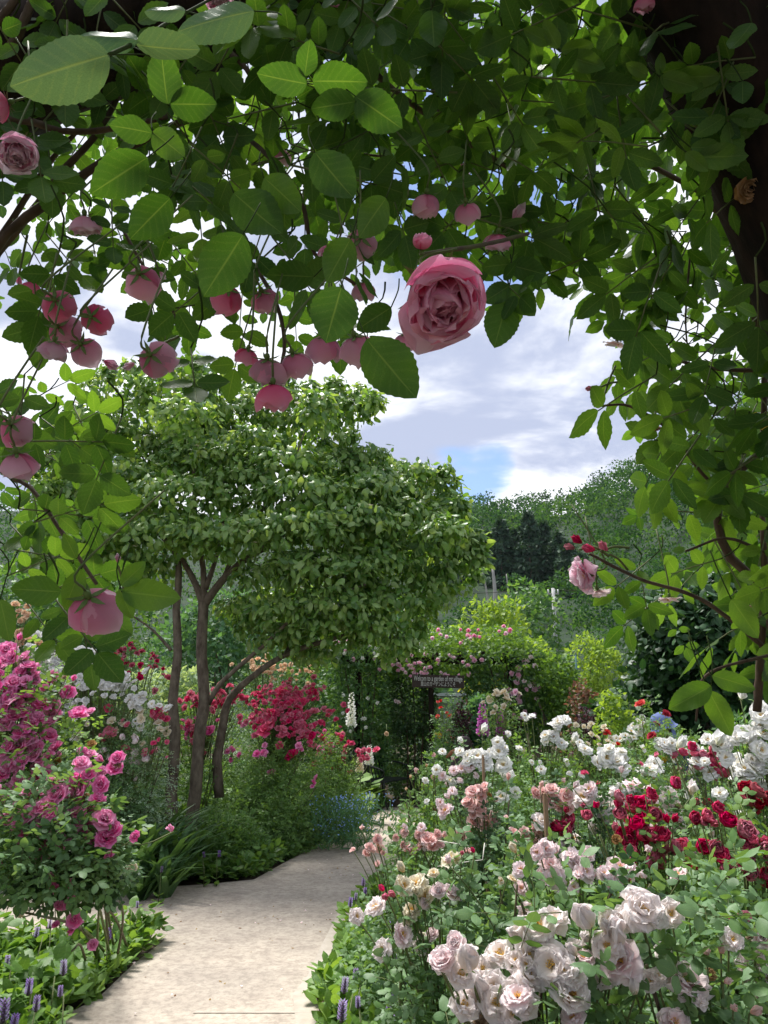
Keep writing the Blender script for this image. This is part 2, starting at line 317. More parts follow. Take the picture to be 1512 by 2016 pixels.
# ---------------------------------------------------------------- palette
M_SEPAL = solid('sepal green', (.09, .14, .035), (.13, .2, .05), 20, .6, .1)
M_STAMEN = solid('stamen yellow', (.75, .42, .06), (.85, .6, .15), 30, .7, 0)
M_STEM = solid('green cane', (.09, .13, .04), (.15, .16, .06), 12, .6, .1)
M_CANE = solid('old brown cane', (.06, .04, .025), (.13, .09, .06), 30, .8, .5, stretch=(1, 1, .3))
M_CANE2 = solid('purplish twig', (.08, .05, .04), (.12, .13, .05), 30, .7, .2)
M_ARB = leafmat('arbour rose leaf', [(.028, .076, .014), (.04, .10, .018), (.062, .135, .024), (.033, .083, .02)], .39, (2.5, 2.3, .7), .45, .2)
M_ARB2 = leafmat('arbour rose young leaf', [(.07, .15, .025), (.10, .19, .035), (.06, .13, .03)], .46, (2.2, 2.1, .6), .45, .2)
M_BED = leafmat('rose leaf blue green', [(.06, .125, .045), (.10, .19, .08), (.14, .24, .11), (.085, .18, .05)], .25, rough=.5, vein=.15)
M_BED2 = leafmat('rose leaf fresh green', [(.07, .15, .035), (.11, .21, .055), (.16, .27, .08), (.09, .18, .05)], .3, rough=.5, vein=.15)
M_BED3 = leafmat('rose leaf dark', [(.03, .07, .03), (.05, .11, .045), (.09, .17, .07)], .2, rough=.4, vein=.15)
M_LIME = leafmat('lime green leaf', [(.14, .24, .04), (.2, .3, .05), (.11, .2, .04)], .35, rough=.6, vein=0)
M_YEL = leafmat('yellow green leaf', [(.3, .34, .05), (.22, .3, .05), (.4, .38, .05)], .35, rough=.6, vein=0)
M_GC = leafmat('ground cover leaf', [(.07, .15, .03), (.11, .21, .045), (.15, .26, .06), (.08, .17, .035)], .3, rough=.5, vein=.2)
M_GCD = leafmat('shaded ground cover leaf', [(.05, .12, .028), (.08, .17, .04), (.12, .22, .05)], .28, rough=.5, vein=.2)  # darker copy of the ground cover leaf, shade put into its colour
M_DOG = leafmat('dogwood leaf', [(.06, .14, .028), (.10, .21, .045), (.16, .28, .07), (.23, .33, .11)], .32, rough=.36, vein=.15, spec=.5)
M_CAM = leafmat('evergreen leaf', [(.015, .05, .018), (.025, .075, .025), (.045, .11, .035)], .14, rough=.48, vein=.1, spec=.35)
M_SHR = leafmat('background shrub leaf', [(.04, .11, .035), (.07, .16, .05), (.12, .22, .07)], .3, rough=.5, vein=0)
M_SHR2 = leafmat('bluish maple leaf', [(.06, .14, .07), (.08, .18, .09), (.05, .12, .06)], .3, rough=.6, vein=0)
M_PERG = leafmat('pergola rose leaf', [(.04, .10, .035), (.07, .15, .05), (.11, .21, .07)], .3, rough=.5, vein=0)
M_PERG2 = leafmat('pergola light leaf', [(.08, .17, .03), (.12, .22, .04), (.06, .13, .03)], .35, rough=.5, vein=0)
M_MAR = leafmat('maroon leaf', [(.03, .012, .02), (.05, .02, .03), (.08, .03, .04)], .2, (1.6, 1, 1), .5, 0)
M_RUST = leafmat('russet leaf', [(.16, .08, .06), (.2, .12, .07), (.13, .13, .05)], .3, (1.6, 1, 1), .6, 0)
M_FOR = leafmat('forest leaf', [(.010, .036, .015), (.026, .078, .022), (.015, .05, .02), (.045, .11, .028), (.011, .04, .018), (.038, .10, .028), (.07, .14, .034)], .3, rough=.8, vein=0, spec=.06)
M_CED = leafmat('cedar needles', [(.018, .05, .028), (.03, .07, .035), (.045, .09, .045)], .1, rough=.7, vein=0)
M_GRAS = leafmat('strap leaf', [(.05, .11, .045), (.08, .16, .06), (.06, .13, .05)], .3, rough=.5, vein=.1)
M_SILV = leafmat('silvery leaf', [(.25, .34, .24), (.32, .42, .3), (.2, .3, .18)], .25, rough=.7, vein=0)
M_DRY = leafmat('dry leaf', [(.28, .17, .07), (.35, .25, .1), (.2, .1, .05)], .3, (1.3, 1.2, 1), .8, .2)
M_BARK = solid('dogwood bark', (.07, .05, .035), (.21, .17, .125), 14, .9, .8, 8, (1, 1, .45))
M_BARKG = solid('pale bare trunk', (.3, .29, .26), (.42, .4, .36), 5, .9, .2)
M_TIMB = solid('dark timber', (.006, .004, .003), (.035, .02, .014), 22, .95, 1.0, 9, (1, 1, .12))
M_STEMD = solid('dark green stalk', (.035, .06, .018), (.05, .07, .025), 12, .95, 0, spec=.05)
M_SOIL = solid('soil', (.045, .033, .022), (.10, .075, .05), 14, .95, .8, 8, dist=.03)
PET = dict(
    hot=petalmat('arbour pink petal', (.84, .12, .30), (.95, .33, .53), (.96, .60, .76), .64, .12),
    soft=petalmat('arbour soft pink petal', (.88, .34, .50), (.94, .54, .70), (.96, .78, .88), .64, .22),
    blush=petalmat('blush white petal', (.92, .78, .58), (.93, .84, .80), (.94, .88, .885), .35, .05),
    white=petalmat('white petal', (.90, .88, .68), (.93, .92, .87), (.94, .93, .92), .35, .04),
    cream=petalmat('cream petal', (.85, .62, .3), (.86, .76, .55), (.87, .83, .72), .35, .06),
    coral=petalmat('coral pink petal', (.93, .50, .40), (.94, .60, .56), (.95, .76, .74), .35, .08),
    pinkw=petalmat('pale pink petal', (.92, .60, .60), (.93, .75, .76), (.94, .85, .86), .35, .08),
    crim=petalmat('crimson petal', (.28, .006, .035), (.58, .03, .10), (.78, .13, .25), .28, .2),
    dred=petalmat('deep red petal', (.2, .0, .01), (.38, .008, .03), (.5, .02, .05), .25, .15),
    mag=petalmat('magenta pink petal', (.84, .08, .36), (.94, .22, .53), (.96, .46, .70), .4, .14),
    rose=petalmat('bright rose red petal', (.75, .06, .16), (.82, .09, .22), (.86, .22, .36), .35, .15),
    peach=petalmat('peach petal', (.85, .42, .2), (.87, .58, .36), (.88, .72, .52), .35, .08),
    purp=petalmat('foxglove purple petal', (.45, .05, .38), (.5, .09, .42), (.62, .22, .55), .35, .1),
    viol=petalmat('violet petal', (.24, .12, .48), (.34, .2, .58), (.5, .38, .72), .35, .2),
    blue=petalmat('pale blue petal', (.25, .38, .75), (.32, .46, .82), (.45, .58, .86), .35, .1),
    yell=petalmat('yellow petal', (.85, .4, .02), (.87, .55, .04), (.88, .66, .1), .35, .1),
    red=petalmat('scarlet petal', (.55, .01, .01), (.72, .03, .03), (.78, .07, .05), .3, .12),
    wither=petalmat('withered petal', (.25, .13, .05), (.42, .24, .10), (.5, .32, .17), .35, .2))
BM = {}
def bmesh_for(kind, pal, lod=1):
    """three variants of each blossom; lod 0 near, 1 middle, 2 far"""
    k = (kind, pal, lod)
    if k not in BM:
        nu, nv, fr = ((6, 7, 1), (3, 4, .85), (2, 2, .5))[lod]
        BM[k] = [blossom_mesh(f'{kind} {pal} blossom {lod} {i}', kind, 11 * i + 5 + lod, PET[pal], fr, nu, nv) for i in range(3 if lod < 2 else 2)]
    return BM[k][rng.integers(len(BM[k]))]

# ---------------------------------------------------------------- ground and path
def sheet(name, pts, z, mat, thick=0.0):
    import bmesh
    bm = bmesh.new(); vs = [bm.verts.new((x, y, z)) for x, y in pts]; f = bm.faces.new(vs)
    if f.normal.z < 0: f.normal_flip()
    if thick:
        ex = bmesh.ops.extrude_face_region(bm, geom=[f])
        for v in ex['geom']:
            if isinstance(v, bmesh.types.BMVert): v.co.z -= thick
    bmesh.ops.recalc_face_normals(bm, faces=bm.faces)
    bmesh.ops.triangulate(bm, faces=bm.faces)
    me = bpy.data.meshes.new(name); bm.to_mesh(me); bm.free(); me.materials.append(mat)
    return tag(obj(name, me), kind='structure')
m, n_, l_ = newmat('garden concrete')
o_ = n_('ShaderNodeOutputMaterial'); p_ = n_('ShaderNodeBsdfPrincipled'); l_(p_.outputs[0], o_.inputs[0]); t_ = n_('ShaderNodeTexCoord')
def _nz(s, d, r): x = n_('ShaderNodeTexNoise'); x.inputs['Scale'].default_value = s; x.inputs['Detail'].default_value = d; x.inputs['Roughness'].default_value = r; l_(t_.outputs['Object'], x.inputs['Vector']); return x.outputs[0]
c1 = n_('ShaderNodeValToRGB'); l_(_nz(.9, 5, .6), c1.inputs[0]); e = c1.color_ramp.elements; e[0].position = .38; e[0].color = (.36, .315, .265, 1); e[1].position = .64; e[1].color = (.46, .40, .33, 1)
c2 = n_('ShaderNodeValToRGB'); l_(_nz(26, 8, .7), c2.inputs[0]); e = c2.color_ramp.elements; e[0].position = .40; e[0].color = (.74, .72, .70, 1); e[1].position = .56; e[1].color = (1.04, 1.03, 1.0, 1)
c3 = n_('ShaderNodeValToRGB'); l_(_nz(5, 6, .65), c3.inputs[0]); e = c3.color_ramp.elements; e[0].position = .34; e[0].color = (.78, .76, .76, 1); e[1].position = .58; e[1].color = (1.0, 1.0, 1.0, 1)
k1 = n_('ShaderNodeMix', data_type='RGBA'); k1.blend_type = 'MULTIPLY'; k1.inputs[0].default_value = 1; l_(c1.outputs[0], k1.inputs[6]); l_(c2.outputs[0], k1.inputs[7])
k2 = n_('ShaderNodeMix', data_type='RGBA'); k2.blend_type = 'MULTIPLY'; k2.inputs[0].default_value = .8; l_(k1.outputs[2], k2.inputs[6]); l_(c3.outputs[0], k2.inputs[7])
l_(k2.outputs[2], p_.inputs['Base Color']); p_.inputs['Roughness'].default_value = .85
b_ = n_('ShaderNodeBump'); b_.inputs['Strength'].default_value = .35; b_.inputs['Distance'].default_value = .01; l_(_nz(60, 8, .7), b_.inputs['Height']); l_(b_.outputs[0], p_.inputs['Normal'])
M_CONC = m
M_CONCL = solid('paler concrete edging', (.36, .315, .26), (.45, .40, .34), 14, .85, .3)
LEFTE = [(105, 2016), (190, 1975), (262, 1905), (322, 1858), (290, 1850)]
path_px = LEFTE
pp = [(-1.05, -3), (-1.02, 0), (-.98, 2.2)] + [tuple(G(x, y)[:2]) for x, y in [(60, 2040)] + LEFTE] + [(-3.0, 5.2), (-9, 5.0), (-9, 7.3)] + \
     [tuple(G(x, y)[:2]) for x, y in [(100, 1728), (205, 1740), (290, 1753), (400, 1746), (500, 1736), (560, 1702), (610, 1676), (640, 1657), (690, 1630), (716, 1612), (758, 1592), (835, 1592), (850, 1612), (800, 1680), (770, 1725), (735, 1765), (700, 1800), (672, 1865), (648, 1930), (622, 1966), (632, 2020)]] + [(-.26, 3.3), (-.05, 2), (.05, 0), (.1, -3)]
# world sheet for the ground, finer near the viewer
gm = Geo(); ys = np.concatenate([np.linspace(-12, 40, 27), [60, 100, 200, 500, 1500]]); xs = np.array([-1500, -500, -200, -80, -40, -20, -12, -8, -5, -3, -1.5, 0, 1.5, 3, 5, 8, 12, 20, 40, 80, 200, 500, 1500.])
XX, YY = np.meshgrid(xs, ys); gm.add(np.stack([XX.ravel(), YY.ravel(), 0 * XX.ravel() - .03], -1), grid_faces(len(xs) - 1, len(ys) - 1))
tag(obj('ground', gm.mesh('ground', [M_SOIL])), kind='structure')
sheet('garden_path', pp, .02, M_CONC, .06)
edge = [G(*q)[:2] for q in [(700, 1800), (672, 1865), (648, 1930), (622, 1966), (632, 2020)]] + [np.array((-.26, 3.3)), np.array((-.05, 2))]
edin = [e_ + np.array((-.13, 0.0)) for e_ in edge]
sheet('path_edging', [tuple(q) for q in edge] + [tuple(q) for q in edin[::-1]], .024, M_CONCL)
j0, j1 = G(60, 2003), G(632, 2003)
sheet('path_joint', [(-1.0, j0[1] - .006), (-.27, j1[1] - .006), (-.27, j1[1] + .006), (-1.0, j0[1] + .006)], .0245, M_CONCL)
sheet('soil_path', [tuple(G(x, y)[:2]) for x, y in [(690, 1606), (850, 1606), (900, 1540), (690, 1545)]], .012, M_SOIL)

# ---------------------------------------------------------------- wooded hill
EL = np.array([(-.9, 990), (-.55, 985), (-.3, 990), (-.1, 985), (0, 985), (.09, 985), (.13, 988), (.2, 990), (.24, 985), (.28, 965), (.33, 935), (.38, 895), (.43, 855), (.5, 800), (.56, 760), (.75, 740), (1.2, 700)])
DI = np.array([(-.9, 260), (0, 260), (.2, 240), (.3, 200), (.4, 165), (.5, 135), (.6, 115), (1.2, 100)])
TE = np.tan(PITCH + np.arctan((1008 - EL[:, 1]) / FPX)) * 1.0
def hillz(x, y):
    a = x / np.maximum(y, 1); D = np.interp(a, DI[:, 0], DI[:, 1]); te = np.interp(a, EL[:, 0], TE) * .985
    rid = D * te + CH - 3.4; s = np.clip((y - 38) / (D - 38), 0, 1); z = rid * (s ** 1.15)
    return z + 1.6 * np.sin(x * .11) * np.sin(y * .07) * s - .03 * np.maximum(y - D, 0) - .05
M_HILL = solid('shade-painted undergrowth', (.008, .02, .01), (.02, .045, .015), .6, 1, 0)  # shade under the trees put into this very dark ground colour
aa = np.linspace(-.95, 1.2, 60); yy = np.concatenate([np.linspace(38, 300, 50)])
A_, Y_ = np.meshgrid(aa, yy); X_ = A_ * Y_; hg = Geo(); hg.add(np.stack([X_.ravel(), Y_.ravel(), hillz(X_, Y_).ravel()], -1), grid_faces(len(aa) - 1, len(yy) - 1))
tag(obj('hill', hg.mesh('hill', [M_HILL])), kind='structure')
def crown_pts(k, c, r, hgt, lobes=5):
    """points on an uneven crown made of several lobes; also outward directions"""
    lc = np.vstack([rndunit(lobes) * [.5, .5, .45], [[0, 0, .35]]]); lr = rng.uniform(.45, .68, lobes + 1); w = rng.integers(0, lobes + 1, k)
    d = rndunit(k); d[:, 2] = np.where(d[:, 2] < -.3, -d[:, 2], d[:, 2]); q = lc[w] + d * (lr[w] * rng.uniform(.55, 1.0, k) ** .4)[:, None]
    return q * [r, r, hgt] + c, d
fg = Geo(); nt = 0; a = None
for yv in np.arange(41, 266, 6.4):
    half = yv
    for xv in np.arange(-.55 * yv, .66 * yv, 6.6):
        av = xv / yv
        if av < .04 and rng.uniform() < .45: continue
        x, y = xv + rng.uniform(-2, 2), yv + rng.uniform(-2, 2)
        Dm = np.interp(av, DI[:, 0], DI[:, 1])
        if y > Dm + 10: continue
        ced = .09 < av < .275 and 94 < y < 150
        if ced: continue
        r = rng.uniform(2.9, 5.2) * (1 if y > 90 else .8) * (.62 if .09 < av < .275 and y < 96 else 1); sz = .0034 * y + .06; k = int(min(1100, 1.15 * (r / sz) ** 2 * 4.2)); k = k if av > .04 else k // 3
        c = np.array((x, y, hillz(x, y) + r * .75)); q, d = crown_pts(k, c, r, r * rng.uniform(.85, 1.25), 6)
        tint = rng.uniform(0, 1)
        D_ = rndunit(k) - d * .2; N_ = d + [0, 0, .25] + rndunit(k) * .38
        scatter_into(fg, LF_LO, q, frames(D_, N_), sz * rng.uniform(.7, 1.5, k), np.clip(tint * .9 + .05 + rng.normal(0, .05, k), 0, .99))
        nt += 1
print('forest crowns', nt, 'tris', sum(len(t) for t in fg.T))
tag(obj('hillside_wood', fg.mesh('hillside wood', [M_FOR])), 'mixed green woodland of rounded crowns covering the hillside behind the garden', 'wood', kind='stuff')
def leafy(parent, name, pts, dirs, tpl, mat, size, up=.6, rndd=.6, kind='stuff', jit=.35, rnd=None, droop=0.0):
    k = len(pts); D_ = rndunit(k) * .9 + dirs * .5; D_[:, 2] -= droop; N_ = np.array([0, 0, up]) + dirs * .5 + rndunit(k) * rndd
    g = Geo(); scatter_into(g, tpl, pts, frames(D_, N_), size * rng.uniform(1 - jit, 1 + jit, k), rng.uniform(0, 1, k) if rnd is None else rnd)
    o = obj(name, g.mesh(name, [mat]), parent); o.data.transform(Matrix.Translation(-Vector(parent.location))); return tag(o, kind=kind)
def local_mesh(parent, name, geo, mats, kind=None):
    me = geo.mesh(name, mats); me.transform(Matrix.Translation(-Vector(parent.location))); o = obj(name, me, parent)
    return tag(o, kind=kind) if kind else o
CEDL = ['leftmost', 'second', 'third', 'fourth', 'fifth', 'sixth', 'seventh', 'eighth', 'ninth', 'rightmost']
ced_px = [(905, 1070, 112), (935, 1085, 118), (962, 1050, 112), (990, 1025, 106), (1018, 1045, 112), (1046, 1008, 104), (1075, 1030, 110), (1102, 1050, 104), (1122, 1070, 98), (1146, 1095, 94)]
for i, (px, top, Y) in enumerate(ced_px):
    b = P(px, 1150, Y); z0 = hillz(b[0], Y) - 5; tz = P(px, top, Y)[2]; H = tz - z0
    t = thing('cedar_tree', f'tall dark cedar on the hill slope, {CEDL[i]} in the row', 'tree', (b[0], Y, z0), 'dark cedars on the hillside')
    g = Geo(); tube(g, [(b[0], Y, z0 - .5), (b[0], Y, z0 + H * .95)], .32, .05, 7); local_mesh(t, 'trunk', g, [M_BARK])
    k = 2600; f = rng.uniform(.05, 1, k) ** .8; rad = (1 - f) ** .6 * 3.0 * (1 + .3 * np.sin(f * 40 + i)) * rng.uniform(.5, 1, k) ** .4; th = rng.uniform(0, 6.28, k)
    dd = np.stack([np.cos(th), np.sin(th), np.full(k, -.15)], -1); pt = np.stack([b[0] + rad * np.cos(th), Y + rad * np.sin(th), z0 + f * H - rad * .25], -1)
    leafy(t, 'crown', pt, dd, LF_LO, M_CED, .75, .4, .5)
for i, (x0, y0, x1, y1, w, lb) in enumerate([(975, 1205, 970, 1118, .30, 'straight pale bare tree trunk, the thickest of those before the dark cedars'), (962, 1180, 950, 1125, .15, 'thin pale bare trunk leaning left of the thick straight one before the cedars'), (999, 1172, 997, 1130, .13, 'thin pale bare trunk right of the thick straight one before the cedars')]):
    A = P(x0, y0, 88); B = P(x1, y1, 88); z0 = hillz(A[0], 88); A = np.array((A[0], 88, z0)); t = thing('bare_tree', lb, 'tree trunk', A, 'pale bare trunks before the cedars')
    g = Geo(); tube(g, curve([A, A * .5 + B * .5 + [.1, 0, 0], B], 8), w, w * .5, 7); local_mesh(t, 'trunk', g, [M_BARKG])
# ---------------------------------------------------------------- mid-distance shrubs and trees
def shrub(name, label, cat, px, Y, top, hw, mat, tpl=LF_LO, leaf=.1, n=2500, group=None, bot=0.0, trunk=.05, lob=7, droop=0, up=.6, core=None, hy=None):
    b = P(px, top, Y); H = b[2]; r = hw / FPX * Y; t = thing(name, label, cat, (b[0], Y, 0), group)
    g = Geo()
    for k in range(4): e_ = np.array((b[0] + rng.uniform(-.5, .5) * r, Y + rng.uniform(-.4, .4) * r, H * rng.uniform(.5, .75))); tube(g, curve([(b[0] + .06 * k, Y, 0), (b[0] + .1 * k - .1, Y, H * .3), e_], 8), trunk, trunk * .3, 6)
    local_mesh(t, 'stem', g, [M_BARK]); q, d = crown_pts(n, np.array((b[0], Y, (H + bot) / 2)), r, (H - bot) / 2 * 1.08, lob)
    leafy(t, 'foliage', q, d, tpl, mat, leaf, up, .7, droop=droop); return t
for args in [
 ('tree', 'broad mid green tree filling the gap left of the dogwood trunks', 'tree', 60, 17, 1120, 190, M_SHR, LF_LO, .17, 4200),
 ('tree', 'dense dark green tree at the far left behind the peach roses', 'tree', -160, 14, 1050, 200, M_SHR, LF_LO, .15, 3500),
 ('tree', 'mid green rounded tree behind the crimson rose arch', 'tree', 235, 18, 1150, 170, M_SHR, LF_LO, .16, 4200),
 ('maple_tree', 'soft bluish green layered maple seen between the dogwood trunks', 'tree', 450, 15.5, 1165, 190, M_SHR2, LF_LO, .12, 6500),
 ('tree', 'dark green tree behind the dogwood, under its right hand branches', 'tree', 640, 20, 1160, 160, M_SHR, LF_LO, .18, 3500),
 ('tree', 'leafy green tree behind the left end of the pergola', 'tree', 760, 24, 1180, 150, M_SHR2, LF_LO, .2, 3200),
 ('bamboo_thicket', 'feathery light green shrub rising behind the pergola roof', 'shrub', 965, 26, 1165, 75, M_LIME, LF_LO, .2, 2600),
 ('shrub', 'yellow flowering light green shrub just above the pergola sign', 'shrub', 955, 22, 1238, 55, M_YEL, LF_LO, .12, 1500),
 ('shrub', 'bright lime green bush left of the utility pole', 'shrub', 1045, 22, 1262, 55, M_LIME, LF_LO, .14, 2400),
 ('shrub', 'rounded green bush behind the lime green bush at the foot of the hill', 'shrub', 1030, 45, 1150, 90, M_SHR, LF_LO, .35, 2500),
 ('shrub', 'olive green bush right behind the utility pole', 'shrub', 1150, 30, 1235, 80, M_LIME, LF_LO, .2, 2600),
 ('shrub', 'loose light green shrub right of the pergola with russet tips', 'shrub', 1085, 14, 1300, 75, M_PERG2, LF_LO, .09, 4200),
 ('shrub', 'russet and green smoky shrub above the maroon bush', 'shrub', 1140, 12.5, 1335, 45, M_RUST, LF_LO, .07, 1700),
 ('barberry_bush', 'small round dark maroon bush behind the white roses', 'shrub', 1150, 10, 1398, 34, M_MAR, LF_LO, .05, 1500),
 ('shrub', 'pale yellow green shrub beside the tall red rose', 'shrub', 1215, 9.5, 1365, 50, M_LIME, LF_LO, .07, 1300),
 ('shrub', 'feathery green shrub right of the pergola bench with red roses', 'shrub', 935, 13, 1365, 60, M_SHR2, LF_LO, .09, 4200),
 ('barberry_bush', 'dark purple leaved shrub between the red roses near the pergola', 'shrub', 908, 12.2, 1385, 22, M_MAR, LF_LO, .05, 700),
 ('tree', 'dark evergreen mass behind the far right end of the garden', 'tree', 1620, 14, 1080, 200, M_CAM, LF_LO, .14, 5200),
 ('shrub', 'green shrub filling the ground left of the pergola column', 'shrub', 610, 15, 1300, 90, M_SHR, LF_LO, .1, 3500)]:
    shrub(*args)
shrub('evergreen_tree', 'large glossy dark evergreen tree behind the right hand rose bed', 'tree', 1390, 11, 1160, 265, M_CAM, LF_MID, .125, 15000, lob=11, trunk=.09)
shrub('evergreen_hedge', 'dark evergreen hedge filling the ground below the large glossy evergreen', 'hedge', 1370, 11.6, 1300, 230, M_CAM, LF_MID, .12, 8000, lob=9)
# low hedge masses that close the garden behind the beds
for i, (px, Y, top, hw, mt, lb) in enumerate([(1250, 10, 1412, 160, M_BED2, 'low mixed green planting in front of the evergreen tree'), (1480, 9, 1400, 150, M_SHR, 'dark low planting at the right edge behind the white roses'), (760, 19, 1330, 120, M_PERG2, 'bright green hedge seen through the pergola opening'), (330, 11, 1320, 120, M_SILV, 'pale silvery flowering planting behind the dogwood trunks'), (120, 9.5, 1300, 160, M_BED2, 'light green planting behind the white rose bed')]):
    shrub('shrub', lb, 'shrub', px, Y, top, hw, mt, LF_LO, .09, 3800)
# utility pole
b = G(1097, 1400); A = P(1097, 1310, 60); z0 = hillz(A[0], 60.)
t = thing('utility_pole', 'tall grey concrete utility pole with crossarm in front of the hill', 'pole', (A[0], 60, z0))
g = Geo(); topz = P(1094, 1158, 60)[2]; tube(g, [(A[0], 60, z0 - .5), (A[0], 60, topz)], .2, .12, 10); local_mesh(t, 'pole', g, [solid('pole concrete', (.42, .42, .40), (.5, .5, .47), 2, .9, 0)])
g = Geo(); box(g, (A[0], 60, topz - .45), (.9, .1, .1)); local_mesh(t, 'crossarm', g, [M_BARKG])
for dx in (-.38, .12, .38):
    g = Geo(); tube(g, [(A[0] + dx, 60, topz - .39), (A[0] + dx, 60, topz - .1)], .07, .05, 6); local_mesh(t, 'insulator', g, [solid('porcelain', (.75, .75, .72), None, 2, .3, 0)])
for k, dz in enumerate((-.1, -.12)):
    g = Geo(); e_ = np.array((A[0] + (-40, 50)[k], 62., topz + 1)); s_ = np.array((A[0], 60, topz + dz)); tube(g, curve([s_, (s_ + e_) / 2 - [0, 0, 1.2], e_], 12), .02, .02, 4)
    local_mesh(t, 'wire', g, [M_TIMB])
# teal garden net on posts
t = thing('garden_net', 'small teal net fence between the utility pole and evergreen tree', 'fence', (P(1130, 1290, 24)[0], 24, 0))
a1, a2 = P(1115, 1290, 24), P(1133, 1290, 24); M_TEAL = solid('teal net', (.05, .13, .12), None, 5, .7, 0)
for q in (a1, a2): g = Geo(); tube(g, [(q[0], 24, 0), q], .03, .03, 6); local_mesh(t, 'post', g, [M_TEAL])
g = Geo()
for k in range(3): tube(g, [a1 - [0, 0, .15 * k], a2 - [0, 0, .15 * k]], .012, .012, 4)
local_mesh(t, 'netting', g, [M_TEAL])
# pale roof seen through the garden
t = thing('greenhouse', 'pale low roof glimpsed under the pergola sign between shrubs', 'roof', (P(880, 1365, 20)[0], 20, 0))
q = P(880, 1369, 20); g = Geo(); box(g, (q[0], 20, q[2]), (1.1, 2, .07)); local_mesh(t, 'roof', g, [solid('pale roofing', (.42, .44, .44), None, 2, .6, 0)])
g = Geo(); box(g, (q[0], 20.2, q[2] / 2 - .1), (1.1, 1.6, q[2] - .2)); local_mesh(t, 'wall', g, [solid('greenhouse wall', (.3, .32, .3), None, 2, .6, 0)])

# ---------------------------------------------------------------- dogwood
D0 = np.array(G(390, 1640)); DY = 9.2
dog = thing('dogwood_tree', 'spreading multi-trunk dogwood with tiered drooping glossy leaves left of the path', 'tree', (P(390, 1640, DY)[0], DY, 0))
def dp(px, py, dy=0.0): return P(px, py, DY + dy)
def limb(pts, r0, r1, name='branch', seg=8):
    g = Geo(); tube(g, curve([dp(*q) for q in pts], 18), r0, r1, seg, 0, .05); return local_mesh(dog, name, g, [M_BARK])
limb([(338, 1640), (337, 1560), (345, 1450), (340, 1380), (350, 1290), (347, 1200), (352, 1120), (330, 1020)], .072, .036, 'trunk', 12)
limb([(372, 1650), (385, 1560), (392, 1450), (402, 1380), (397, 1290), (400, 1200), (402, 1185)], .076, .06, 'trunk', 12)
limb([(432, 1570, .2), (428, 1500, .2), (440, 1420, .2), (452, 1375, .15), (500, 1330, 0), (560, 1290, -.1), (640, 1262, -.2), (740, 1235, -.3)], .06, .02, 'trunk', 10)
for q, r in [([(400, 1190), (385, 1150), (350, 1090), (290, 1030), (230, 980)], .05), ([(402, 1190), (400, 1120), (385, 1020), (380, 900), (370, 800)], .045), ([(402, 1190), (440, 1140), (500, 1090), (580, 1060), (680, 1040), (800, 1010)], .055),
             ([(405, 1160), (430, 1080), (450, 960), (480, 860)], .035), ([(345, 1180), (300, 1150), (240, 1120), (170, 1080)], .025), ([(337, 1280), (300, 1240), (250, 1205)], .022), ([(440, 1140), (480, 1050), (560, 950), (600, 850)], .03),
             ([(410, 1385), (440, 1340, -.1), (520, 1270, -.3), (600, 1200, -.5), (720, 1150, -.6)], .035), ([(560, 1290), (610, 1210, .2), (700, 1130, .3), (820, 1100, .4)], .028), ([(350, 1110), (320, 980, .5), (270, 880, .6)], .03), ([(500, 1090), (600, 1000, .7), (700, 930, .8)], .03)]:
    limb(q, r, r * .3, 'branch', 7)
pads = [(250, 775, 95, 34, .3), (350, 765, 90, 42, .0), (440, 775, 100, 38, .5), (540, 800, 90, 40, .2), (640, 805, 80, 34, .3), (690, 810, 50, 26, .1), (380, 730, 40, 30, .2), (300, 830, 150, 50, .7), (450, 850, 160, 50, .8), (590, 860, 110, 45, .7),
        (230, 880, 110, 50, .4), (170, 930, 90, 50, .8), (260, 950, 110, 45, -.1), (360, 985, 130, 38, -.5), (480, 960, 110, 45, -.3), (430, 900, 60, 30, -.6), (560, 925, 110, 40, -.4), (660, 920, 90, 36, .1), (600, 980, 110, 40, -.6), (720, 960, 110, 45, .2),
        (790, 945, 70, 38, .4), (850, 960, 60, 34, .2), (880, 1010, 50, 40, .1), (800, 1030, 100, 45, -.1), (690, 1040, 120, 45, -.5), (560, 1050, 120, 40, -.8), (440, 1060, 120, 38, -.7), (320, 1060, 120, 40, -.4), (220, 1030, 110, 45, .2), (120, 1010, 80, 50, .6),
        (900, 1080, 50, 40, .0), (830, 1100, 90, 40, .2), (740, 1120, 110, 45, -.3), (640, 1130, 110, 42, -.6), (540, 1140, 90, 36, -.2), (850, 1160, 65, 38, .0), (760, 1190, 90, 34, -.2), (660, 1200, 110, 38, -.4), (560, 1210, 90, 32, -.3), (480, 1200, 60, 24, .3),
        (740, 1238, 70, 22, -.3), (640, 1240, 90, 28, -.2), (560, 1260, 70, 22, -.1), (790, 1270, 40, 22, -.3), (620, 1290, 50, 20, .1), (180, 1110, 90, 40, .3), (280, 1120, 80, 30, .1), (930, 1090, 22, 16, .0), (730, 785, 18, 14, .1)]
for (x_, y_) in [(180, 745), (215, 735), (260, 728), (330, 722), (385, 715), (440, 728), (500, 745), (560, 752), (610, 765), (660, 762), (710, 778), (735, 790), (120, 860), (90, 960), (300, 880), (380, 880), (400, 890), (450, 900), (520, 900), (600, 905), (690, 895), (760, 915), (830, 925), (875, 935), (905, 1000), (935, 1060), (945, 1095), (930, 1130), (690, 860), (640, 880), (410, 950), (470, 930), (250, 905), (770, 960), (560, 880), (880, 1120), (700, 1255), (760, 1290), (820, 1240), (480, 1230), (850, 1200)]:
    pads.append((x_, y_, rng.uniform(14, 24), rng.uniform(14, 26), rng.uniform(-.4, .5)))
